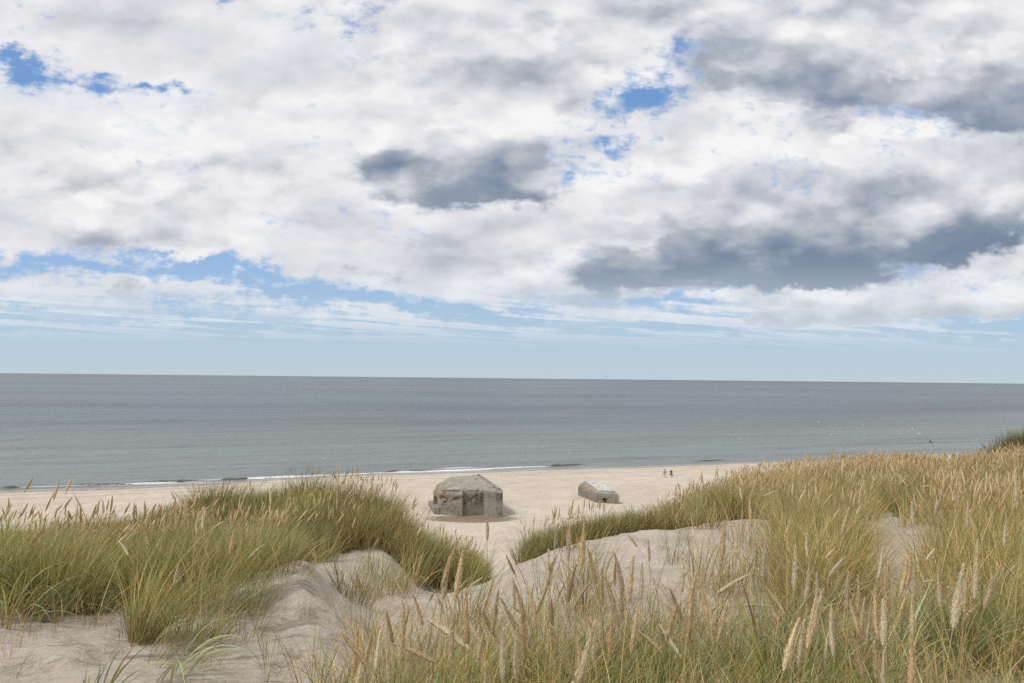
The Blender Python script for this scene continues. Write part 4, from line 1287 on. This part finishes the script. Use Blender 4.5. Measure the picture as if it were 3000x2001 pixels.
def box_bm(p0, ax, ay, az):
    bm = bmesh.new()
    p0, ax, ay, az = map(Vector, (p0, ax, ay, az))
    v = [bm.verts.new(p0 + ax * i + ay * j + az * k) for k in (0, 1) for j in (0, 1) for i in (0, 1)]
    for f in ((0, 2, 3, 1), (4, 5, 7, 6), (0, 1, 5, 4), (2, 6, 7, 3), (0, 4, 6, 2), (1, 3, 7, 5)):
        bm.faces.new([v[i] for i in f])
    bmesh.ops.recalc_face_normals(bm, faces=bm.faces)
    return bm

# --- the large one
o0 = hit(1354, 1513, beach_z)
big = empty('bunker', (o0[0], o0[1], o0[2]))
tag(big, 'large weathered concrete bunker with a broken rounded corner, standing on the beach', 'bunker')
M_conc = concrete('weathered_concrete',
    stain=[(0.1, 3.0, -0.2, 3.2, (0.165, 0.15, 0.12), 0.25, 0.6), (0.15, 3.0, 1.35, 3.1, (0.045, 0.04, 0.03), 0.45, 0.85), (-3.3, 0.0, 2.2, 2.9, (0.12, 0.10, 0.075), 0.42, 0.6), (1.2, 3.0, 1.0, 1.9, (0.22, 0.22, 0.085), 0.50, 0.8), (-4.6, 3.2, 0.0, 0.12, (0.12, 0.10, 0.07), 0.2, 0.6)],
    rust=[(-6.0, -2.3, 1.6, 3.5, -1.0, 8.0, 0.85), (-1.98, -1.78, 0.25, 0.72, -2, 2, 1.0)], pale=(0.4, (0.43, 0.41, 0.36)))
T = 3.75
base = [(-3.24, .8), (0, 0), (.12, .42), (2.96, .62), (3.6, .5), (5.2, 2.6), (1.6, 14.2), (-3.1, 11.9), (-4.6, 6.0), (-4.45, 3.4)]
low_ = [(x, y, -0.8) for x, y in base]
tops = [2.70, 3.0, 3.0, 3.05, 3.1, 3.3, 3.3, 3.1, 2.6, 2.4]
wall = [(x, y, t) for (x, y), t in zip(base, tops)]
chm = [(-3.08, 1.1, 3.2), (0, .38, 3.42), (.12, .56, 3.42), (2.9, .72, 3.42), (3.5, .7, 3.45), (5.0, 2.7, 3.55), (1.5, 14.0, 3.6), (-3.0, 11.75, 3.5), (-4.4, 6.1, 3.2), (-4.2, 3.2, 3.05)]
roof = [(-2.55, 2.0, T - .08), (0, 1.2, T), (.2, 1.22, T), (2.8, 1.2, T), (3.4, 1.2, T), (4.4, 2.9, T), (1.2, 13.6, T + .05), (-2.75, 11.4, T), (-3.75, 6.3, T - .14), (-3.35, 3.6, T - .2)]
bm = shell([low_, wall, chm, roof])
def brk(p):
    if p.z < 1.6: return 0.0
    k = 0.19 * min(1, (p.z - 1.6) / 0.9)
    if p.z > T - 0.12: k *= 0.45
    if p.x < -2.2: k *= 1.7
    return k
roughen(bm, 0.30, 0.022, brk, 2.0)
cut = box_bm((-5.5, 1.35, -0.9), (2.6, 0.5, 0), (-0.3, 2.0, 0), (0, 0, 3.2))
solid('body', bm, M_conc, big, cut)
# plain buttress block at the seaward right corner
r0 = [(2.98, .50), (4.72, -.60), (5.62, -.60), (5.62, .2), (5.0, 3.2), (3.3, 3.2)]
bm = shell([[(x, y, -.8) for x, y in r0], [(x, y, 3.40 + 0.02 * i) for i, (x, y) in enumerate(r0)], [(x * .96 + .17, y * .94 + .12, 3.64) for x, y in r0]])
roughen(bm, 0.45, 0.012, lambda p: 0.05 if p.z > 3.0 else 0.0, 7.0)
solid('buttress', bm, concrete('buttress_concrete', stain=[(4.7, 5.7, 2.2, 3.3, (0.07, 0.06, 0.045), 0.40, 0.8), (4.9, 5.6, 0.3, 0.75, (0.10, 0.09, 0.07), 0.40, 0.7), (3.0, 4.7, 2.6, 3.5, (0.10, 0.085, 0.065), 0.46, 0.6)],
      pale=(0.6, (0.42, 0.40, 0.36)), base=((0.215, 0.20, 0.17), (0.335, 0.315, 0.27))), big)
# raised kerb along the seaward edge of the roof
a, c = Vector((4.9, 0.1, 3.55)), Vector((1.35, 13.9, 3.6))
d = (c - a); nrm = Vector((d.y, -d.x, 0)).normalized()
bm = box_bm(a, d, nrm * 0.42, (0, 0, 0.36))
roughen(bm, 0.40, 0.02, lambda p: 0.05, 4.0)
solid('roof_kerb', bm, M_conc, big)
# wing wall beside the doorway
w0 = [(-3.98, .55), (-3.24, .62), (-3.30, 1.5), (-4.9, 7.6), (-5.6, 7.4), (-4.6, 2.2)]
bm = shell([[(x, y, -.9) for x, y in w0], [(x, y, z) for (x, y), z in zip(w0, (1.05, 1.08, 1.1, .85, .8, 1.05))]])
roughen(bm, 0.4, 0.012, lambda p: 0.03 if p.z > .7 else 0, 11.0)
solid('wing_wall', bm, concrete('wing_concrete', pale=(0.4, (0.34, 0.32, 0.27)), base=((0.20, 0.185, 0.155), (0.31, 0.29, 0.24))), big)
# cracks and rusty bars laid bare in the broken corner
def steel_fn(sh, b):
    pos = X(sh, sh.node('ShaderNodeNewGeometry').outputs['Position'])
    sh.put(b.inputs['Base Color'], sh.mix(sh.noise(pos, 9.0, 3.0, 0.6), (0.20, 0.085, 0.035), (0.34, 0.16, 0.06)))
    b.inputs['Roughness'].default_value = 0.9
M_rust = material('rusty_steel', steel_fn)
bar_b = Batch()
for i in range(13):
    t = i / 12
    xb = -2.35 - 1.9 * t; yb = 1.1 + 3.2 * t ** 1.3
    top = np.array([xb + 1.0, yb + 0.9, 3.62]); mid_ = np.array([xb + 0.18, yb + 0.15, 3.05]); bot = np.array([xb - 0.02, yb - 0.02, 2.0 + 0.35 * rng.random()])
    tq = np.linspace(0, 1, 7)[:, None]
    pts = (1 - tq) ** 2 * top + 2 * tq * (1 - tq) * mid_ + tq ** 2 * bot
    V, Fq, C = tube(pts + rng.normal(0, 0.02, pts.shape), np.full(7, 0.022), (0.3, 0.13, 0.05), 5)
    bar_b.add(V, Fq, C)
V = np.concatenate(bar_b.V)
o = link_mesh('reinforcement', np_mesh('reinforcement', V, np.concatenate(bar_b.F)), M_rust, big)
o['label'] = 'rusty steel bars showing in the broken corner'
# broken-off slab leaning under the spall
def dark_fn(sh, b):
    pos = X(sh, sh.node('ShaderNodeNewGeometry').outputs['Position'])
    sh.put(b.inputs['Base Color'], sh.mix(sh.noise(pos, 3.0, 3.0, 0.6), (0.030, 0.026, 0.02), (0.06, 0.05, 0.04)))
    b.inputs['Roughness'].default_value = 0.95
M_crack = material('open_crack', dark_fn)
def crack(pts, w, parent):
    b = Batch()
    pts = np.array(pts, float)
    n = 10
    tq = np.linspace(0, len(pts) - 1, n)
    P = np.stack([np.interp(tq, np.arange(len(pts)), pts[:, k]) for k in range(3)], 1) + rng.normal(0, 0.02, (n, 3)) * np.array([1, 0, 1])
    V, Fq, C = tube(P, w * np.sin(np.linspace(0.25, math.pi - 0.1, n)), (0.05, 0.05, 0.04), 5)
    return link_mesh('crack', np_mesh('crack', V, Fq), M_crack, parent)
def on_face(zx, zz):
    """a point of face A from its place in the close-up of the photograph"""
    x = (zx - 1030) * 0.00519; z = (1215 - zz) * 0.0052
    return (x, -0.247 * x + 0.0, z)
crack([on_face(455, 955), on_face(520, 885), on_face(580, 820), on_face(645, 745)], 0.075, big)
crack([(-3.0, 1.25, 3.30), (-1.9, 0.85, 3.42), (-0.9, 0.72, 3.44), (-0.1, 0.42, 3.44)], 0.06, big)
crack([(0.2, 0.62, 3.45), (1.2, 0.70, 3.46), (2.2, 0.75, 3.45), (2.85, 0.74, 3.46)], 0.05, big)
crack([on_face(690, 775), on_face(800, 745), on_face(915, 705)], 0.05, big)

# --- the small one
q0 = hit(1744, 1472.7, beach_z); q1 = hit(1809.3, 1476.5, beach_z); q2 = hit(1693.6, 1450.6, beach_z)
small = empty('bunker', (q0[0], q0[1], q0[2]))
tag(small, 'small low concrete bunker with pale chipped roof and dark square doorway', 'bunker')
fx = Vector(q1 - q0); fx.z = 0; fl = Vector(q2 - q0); fl.z = 0
ex, ey = fx.normalized(), fl.normalized()
W, Lg = fx.length, fl.length
def sp(a, b_, z): 
    v_ = ex * a + ey * b_
    return (v_.x, v_.y, z)
M_small = concrete('small_bunker_concrete', stain=[(-9, 9, -0.2, 1.35, (0.13, 0.115, 0.085), 0.44, 0.5)],
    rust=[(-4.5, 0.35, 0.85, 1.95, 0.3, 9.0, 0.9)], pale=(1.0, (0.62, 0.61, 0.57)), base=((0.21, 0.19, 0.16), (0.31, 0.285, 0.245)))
ring0 = [sp(0.05, 0, -.7), sp(W, -.05, -.7), sp(W + .15, Lg * .5, -.7), sp(W, Lg, -.7), sp(0, Lg, -.7), sp(-.05, Lg * .5, -.7)]
ring1 = [sp(0.12, 0.02, 1.02), sp(W + .32, .05, .98), sp(W + .32, Lg * .5, 1.05), sp(W + .1, Lg, 1.2), sp(-.02, Lg, 1.12), sp(-.02, Lg * .5, .98)]
ring2 = [sp(0.26, 0.14, 1.45), sp(W + .18, .20, 1.47), sp(W + .12, Lg * .5, 1.70), sp(W - .1, Lg - .2, 1.95), sp(.22, Lg - .25, 1.80), sp(.26, Lg * .5, 1.55)]
ring3 = [sp(0.62, .50, 1.82), sp(W - .20, .62, 1.92), sp(W - .25, Lg * .5, 2.22), sp(W - .5, Lg - .7, 2.42), sp(.85, Lg - .9, 2.36), sp(.80, Lg * .5, 2.10)]
bm = shell([ring0, ring1, ring2, ring3])
roughen(bm, 0.34, 0.014, lambda p: (0.06 if p.z > 1.1 else 0.0) * (0.6 if p.z > 2.0 else 1), 21.0)
cx = W * 0.42
cut = box_bm(sp(cx - .28, -.4, -.9), ex * .62, ey * 2.0, (0, 0, 1.68))
solid('body', bm, M_small, small, cut)
# rusty lintel over the doorway
lb = Batch()
for a0, b0, a1, b1 in ((cx - .36, .80, cx + .50, .82), (cx - .34, .80, cx - .36, .62), (cx + .46, .82, cx + .48, .58)):
    P = np.array([sp(a0, -.02, b0), sp((a0 + a1) / 2, -.03, (b0 + b1) / 2), sp(a1, -.02, b1)])
    lb.add(*tube(P, np.full(3, 0.035), (0.3, 0.13, 0.05), 5))
link_mesh('lintel_bar', np_mesh('lintel_bar', np.concatenate(lb.V), np.concatenate(lb.F)), M_rust, small)
# ------------------------------------------------------------------ people on the beach
def plain(name, c, rough=0.8, var=0.12):
    def fn(sh, b):
        p = X(sh, sh.node('ShaderNodeTexCoord').outputs['Object'])
        n = sh.noise(p, 9.0, 3.0, 0.6)
        sh.put(b.inputs['Base Color'], sh.mix(n, tuple(v * (1 - var) for v in c), tuple(min(1, v * (1 + var)) for v in c)))
        b.inputs['Roughness'].default_value = rough
    return material(name, fn)
M_skin = plain('skin', (0.50, 0.31, 0.22), 0.55, 0.08)

def skinned(name, joints, edges, mat, parent, root=0, level=1):
    """One continuous surface grown round a skeleton: joints = {key: (x, y, z, rx, ry)}."""
    keys = list(joints)
    me = bpy.data.meshes.new(name)
    me.from_pydata([joints[k][:3] for k in keys], [(keys.index(a), keys.index(b)) for a, b in edges], [])
    o = bpy.data.objects.new(name, me); COL.objects.link(o)
    sk = o.modifiers.new('skin', 'SKIN'); sk.use_smooth_shade = True
    for i, k in enumerate(keys):
        j = joints[k]
        me.skin_vertices[0].data[i].radius = (j[3], j[4] if len(j) > 4 else j[3])
        me.skin_vertices[0].data[i].use_root = (i == root)
    sb = o.modifiers.new('sub', 'SUBSURF'); sb.levels = level; sb.render_levels = level
    bpy.context.view_layer.update()
    dg = bpy.context.evaluated_depsgraph_get()
    m2 = bpy.data.meshes.new_from_object(o.evaluated_get(dg))
    bpy.data.objects.remove(o)
    m2.materials.clear(); m2.materials.append(mat)
    return link_mesh(name, m2, None, parent)

def person(px, py, label, H, skin_mat, hair_mat, hair_long, top, bottom, swing, width, loose):
    """Faces the viewer (-Y), walking; feet at the photo's (px, py)."""
    p = hit(px, py, beach_z)
    root = empty('person', (p[0], p[1], p[2]), math.atan2(-p[0], p[1]) * 0.0)
    tag(root, label, 'person')
    s = H / 1.75
    sw = swing
    J = {
        'pelvis': (0, 0, .95 * s, .135, .10), 'waist': (0, 0, 1.08 * s, .125, .09), 'chest': (0, -.01, 1.28 * s, .16, .11), 'upper': (0, 0, 1.41 * s, .12, .085),
        'neck': (0, -.005, 1.49 * s, .052, .052), 'jaw': (0, -.03, 1.565 * s, .060, .068), 'head': (0, -.012, 1.655 * s, .078, .092), 'crown': (0, 0, 1.72 * s, .05, .06),
        'nose': (0, -.112, 1.615 * s, .012, .014),
        'shl': (-.175 * width, 0, 1.405 * s, .062, .06), 'ell': (-.245 * width, .02 + .04 * sw, 1.13 * s, .043, .043), 'wrl': (-.27 * width, -.04 + .10 * sw, .90 * s, .027, .03), 'hal': (-.275 * width, -.06 + .11 * sw, .83 * s, .022, .036),
        'shr': (.175 * width, 0, 1.405 * s, .062, .06), 'elr': (.245 * width, .02 - .04 * sw, 1.13 * s, .043, .043), 'wrr': (.275 * width, -.04 - .10 * sw, .90 * s, .027, .03), 'har': (.28 * width, -.06 - .11 * sw, .83 * s, .022, .036),
        'hpl': (-.085, 0, .90 * s, .095, .095), 'knl': (-.085, -.05 + .10 * sw, .50 * s, .062, .062), 'anl': (-.08, .03 + .17 * sw, .09 * s, .04, .045), 'tol': (-.085, -.12 + .17 * sw, .03 * s, .04, .028),
        'hpr': (.085, 0, .90 * s, .095, .095), 'knr': (.085, -.05 - .10 * sw, .50 * s, .062, .062), 'anr': (.08, .03 - .17 * sw, .09 * s, .04, .045), 'tor': (.085, -.12 - .17 * sw, .03 * s, .04, .028),
    }
    E_ = [('pelvis', 'waist'), ('waist', 'chest'), ('chest', 'upper'), ('upper', 'neck'), ('neck', 'jaw'), ('jaw', 'head'), ('head', 'crown'), ('head', 'nose'),
          ('upper', 'shl'), ('shl', 'ell'), ('ell', 'wrl'), ('wrl', 'hal'), ('upper', 'shr'), ('shr', 'elr'), ('elr', 'wrr'), ('wrr', 'har'),
          ('pelvis', 'hpl'), ('hpl', 'knl'), ('knl', 'anl'), ('anl', 'tol'), ('pelvis', 'hpr'), ('hpr', 'knr'), ('knr', 'anr'), ('anr', 'tor')]
    for sd_ in ('l', 'r'):                                    # fingers and thumb
        hx, hy, hz = J['ha' + sd_][:3]; sg = -1 if sd_ == 'l' else 1
        for f, (dy, ln) in enumerate(((-.030, .078), (-.010, .088), (.010, .082), (.028, .064))):
            J['f%d%s' % (f, sd_)] = (hx - sg * .004, hy + dy, hz - .045, .009, .009)
            J['t%d%s' % (f, sd_)] = (hx - sg * .018, hy + dy * 1.05, hz - ln - .01, .0075, .0075)
            E_ += [('ha' + sd_, 'f%d%s' % (f, sd_)), ('f%d%s' % (f, sd_), 't%d%s' % (f, sd_))]
        J['th' + sd_] = (hx - sg * .022, hy - .050, hz - .025, .0095, .0095)
        E_ += [('ha' + sd_, 'th' + sd_)]
    skinned('body', J, E_, skin_mat, root)
    g = lambda k, gr: (*J[k][:3], J[k][3] + gr, (J[k][4] if len(J[k]) > 4 else J[k][3]) + gr)
    gr = .022 + loose
    def lerp(a, b, t, r): return tuple(J[a][i] * (1 - t) + J[b][i] * t for i in range(3)) + (r, r)
    tj = {'pelvis': (0, 0, (.90 if loose > .02 else .93) * s, .150 + loose, .115 + loose), 'waist': g('waist', gr + loose), 'chest': g('chest', gr), 'upper': g('upper', .02),
          'shl': g('shl', .02 + loose), 'shr': g('shr', .02 + loose)}
    te = [('pelvis', 'waist'), ('waist', 'chest'), ('chest', 'upper'), ('upper', 'shl'), ('upper', 'shr')]
    t_ = 1.0 if loose > .02 else .55
    tj['sl'] = lerp('shl', 'ell', t_, .062 + loose); tj['sr'] = lerp('shr', 'elr', t_, .062 + loose)
    te += [('shl', 'sl'), ('shr', 'sr')]
    if loose > .02:
        tj['cl'] = lerp('ell', 'wrl', .8, .05); tj['cr'] = lerp('elr', 'wrr', .8, .05)
        te += [('sl', 'cl'), ('sr', 'cr')]
    skinned(top[0], tj, te, top[1], root)
    bj = {'pelvis': (0, 0, .93 * s, .145, .115), 'hpl': g('hpl', .018), 'hpr': g('hpr', .018), 'kl': lerp('hpl', 'knl', .80, .092), 'kr': lerp('hpr', 'knr', .80, .092)}
    skinned(bottom[0], bj, [('pelvis', 'hpl'), ('pelvis', 'hpr'), ('hpl', 'kl'), ('hpr', 'kr')], bottom[1], root)
    hj = {'a': (0, .018, 1.665 * s, .086, .095), 'b': (0, -.02, 1.725 * s, .062, .07)}
    he = [('a', 'b')]
    if hair_long:
        hj['c'] = (0, .06, 1.58 * s, .08, .05); he.append(('a', 'c'))
    skinned('hair', hj, he, hair_mat, root)
    return root, J, p

M_jacket = plain('grey_green_cloth', (0.25, 0.285, 0.245), 0.85, 0.45)
M_shorts_l = plain('pale_shorts', (0.42, 0.36, 0.30), 0.85)
M_black = plain('black_cloth', (0.012, 0.011, 0.013), 0.85)
M_shorts_d = plain('dark_shorts', (0.045, 0.055, 0.075), 0.85, 0.3)
M_hair_d = plain('dark_hair', (0.045, 0.03, 0.02), 0.6)
M_hair_g = plain('greying_hair', (0.20, 0.18, 0.16), 0.7)
M_shoe = plain('dark_shoe', (0.03, 0.024, 0.02), 0.7)
M_bag = plain('sand_cloth', (0.22, 0.19, 0.145), 0.9, 0.3)

pl, JL, PL = person(1948, 1399.5, 'person with dark hair in a loose grey-green jacket walking barelegged, dark shoes in one hand', 1.66, M_skin, M_hair_d, True,
                    ('jacket', M_jacket), ('shorts', M_shorts_l), 0.8, 1.0, 0.045)
pr, JR, PR = person(1966.5, 1400.5, 'person in a black t-shirt and dark shorts walking barefoot beside the one in grey-green', 1.80, M_skin, M_hair_g, False,
                    ('t_shirt', M_black), ('shorts', M_shorts_d), -0.8, 1.12, 0.012)
M_badge = plain('pale_print', (0.45, 0.42, 0.42), 0.8)

def shoes(name, P, dx, dy, dz, label, tilt):
    """A pair of shoes hanging from the hand, each a sole and a rounded upper."""
    root = empty(name, (P[0] + dx, P[1] + dy, P[2] + dz)); tag(root, label, 'shoes')
    for i, (ox, oy, r) in enumerate(((-.05, -.03, tilt), (.02, .05, tilt + .5))):
        c, s_ = math.cos(r), math.sin(r)
        def tr(a, b, z): return (ox + a * c - z * s_, oy + b, a * s_ + z * c - .10)
        j = {'h': (*tr(.10, 0, .03), .042, .045), 'm': (*tr(0, 0, .02), .044, .034), 't': (*tr(-.13, 0, .0), .046, .028), 'e': (*tr(-.18, 0, 0), .03, .02)}
        skinned('shoe', j, [('h', 'm'), ('m', 't'), ('t', 'e')], M_shoe, root)
    return root
hl_, hr_ = JL['hal'], JR['hal']
shoes('pair_of_shoes', PL, hl_[0] - .06, hl_[1] - .03, hl_[2], 'dark shoes dangling from the hand of the person in grey-green', 0.15)
shoes('pair_of_shoes', PR, hr_[0] - .08, hr_[1] - .03, hr_[2], 'brown-black shoes hanging from the hand of the person in the black t-shirt', 0.7)
hb_ = JR['har']
bj = {'a': (0, 0, 0, .02, .02), 'b': (.0, 0, -.14, .06, .035), 'c': (-.02, .01, -.34, .13, .06), 'd': (-.03, 0, -.50, .10, .05)}
cr_ = empty('cloth_bag', (PR[0] + hb_[0], PR[1] + hb_[1], PR[2] + hb_[2] - .05))
tag(cr_, 'sand-coloured cloth bag hanging from the other hand of the person in black', 'bag')
skinned('bag_body', bj, [('a', 'b'), ('b', 'c'), ('c', 'd')], M_bag, cr_)

# ------------------------------------------------------------------ gulls over the water
M_gull = plain('white_feathers', (0.82, 0.82, 0.81), 0.7, 0.05)
M_dark = plain('dark_feathers', (0.05, 0.048, 0.045), 0.7, 0.2)
def bird_mesh(name, flap, bank):
    bm = bmesh.new()
    prof = [(-.24, .008), (-.19, .03), (-.12, .048), (0, .07), (.12, .058), (.22, .025), (.33, .045), (.36, .03)]
    rings = []
    for yb, r in prof:
        fl_ = .35 if yb > .25 else 1
        rings.append([bm.verts.new((math.cos(a) * r, -yb if False else yb, math.sin(a) * r * fl_)) for a in [k * math.pi / 3 for k in range(6)]])
    for a, c in zip(rings[:-1], rings[1:]):
        for k in range(6): bm.faces.new((a[k], a[(k + 1) % 6], c[(k + 1) % 6], c[k]))
    bm.faces.new(rings[0]); bm.faces.new(list(reversed(rings[-1])))
    for sg in (-1, 1):                                    # wings: arm raised, hand drooping
        st = [(.04, -.10, .10, .03), (.30, -.13, .07, .03 + .16 * flap), (.52, -.08, .08, .03 + .16 * flap - .02), (.70, .04, .10, .02 + .05 * flap)]
        up, lo = [], []
        for xw, y0, y1, zw in st:
            up.append((bm.verts.new((sg * xw, y0, zw + .012)), bm.verts.new((sg * xw, y1, zw + .006))))
            lo.append((bm.verts.new((sg * xw, y0, zw - .004)), bm.verts.new((sg * xw, y1, zw - .002))))
        for i in range(3):
            bm.faces.new((up[i][0], up[i + 1][0], up[i + 1][1], up[i][1]))
            bm.faces.new((lo[i][1], lo[i + 1][1], lo[i + 1][0], lo[i][0]))
            bm.faces.new((up[i][0], lo[i][0], lo[i + 1][0], up[i + 1][0]))
            bm.faces.new((up[i][1], up[i + 1][1], lo[i + 1][1], lo[i][1]))
        bm.faces.new((up[3][0], lo[3][0], lo[3][1], up[3][1]))
    bmesh.ops.rotate(bm, verts=bm.verts, matrix=Matrix.Rotation(bank, 3, 'Y'))
    bmesh.ops.recalc_face_normals(bm, faces=bm.faces)
    me = bpy.data.meshes.new(name); bm.to_mesh(me); bm.free()
    return me
WH = [bird_mesh('gull', f, b) for f, b in ((0.8, .2), (0.2, -.5), (1.4, .1), (-0.5, .7))]
DK = bird_mesh('gull_dark', 0.9, 0.25)
for m_ in WH: m_.materials.append(M_gull)
DK.materials.append(M_dark)
def r8(a): return [(2000 + x / 2.351, 1080 + y / 2.351) for x, y in a]
def r7(a): return [(1000 + x / 2.351, 1080 + y / 2.351) for x, y in a]
def r6(a): return [(x / 2.351, 1060 + y / 2.351) for x, y in a]
gulls = r8([(195,412),(305,390),(312,449),(392,480),(533,480),(605,415),(845,447),(935,368),(968,427),(987,487),(1012,400),(1022,453),(1075,433),(1090,413),(1148,300),(1157,395),(1178,553),(1245,385),(1247,487),
            (1283,415),(1330,360),(1447,407),(1478,430),(1495,450),(1503,490),(1510,367),(1555,433),(1582,413),(1600,500),(1625,448),(1755,485),(1823,490),(1835,327),(1853,493),(876,528),(2027,480),(2145,478)])
gulls += r7([(600,296),(665,345),(875,343),(1033,386),(1160,342),(1205,328),(1332,437),(1407,428),(1244,487),(1567,576),(1900,478),(1890,510)])
gulls += r6([(177,715),(802,678),(990,572),(1027,485),(1518,692),(2230,668),(2290,506),(2200,237)])
for i, (px, py) in enumerate(gulls):
    d = ray(px, py)
    D = CAM_Z / -d[2] * d[1]
    Y = min(D * 0.93, 330)
    P = at_depth(px, py, Y)
    o = link_mesh('gull', WH[i % 4])
    o.location = P; o.rotation_euler = (0, 0, rng.uniform(0, 6.28)); 
    sc_ = 0.5 if Y < 240 else 0.75
    o.scale = (sc_, sc_, sc_)
    tag(o, 'tiny white gull flying low over the grey sea', 'gull', 'white gulls over the sea')
for px, py, Y, lab, me in ((2000 + 1708 / 2.351, 1080 + 507 / 2.351, 120, 'dark bird gliding low over the water near the right dune crest', DK),
                           (1000 + 1824 / 2.351, 1080 + 58 / 2.351, 190, 'dark bird flying just above the horizon right of the middle', DK),
                           (633 / 2.351, 1060 + 55 / 2.351, 330, 'faint grey bird above the horizon at the far left', DK)):
    o = link_mesh('sea_bird', me); o.location = at_depth(px, py, Y); o.rotation_euler = (0.1, 0.3, 0.4)
    tag(o, lab, 'bird')
scene.cycles.use_denoising = False
scene.cycles.max_bounces = 6
scene.cycles.diffuse_bounces = 3
scene.cycles.transmission_bounces = 3
scene.cycles.use_adaptive_sampling = True
scene.cycles.adaptive_threshold = 0.01
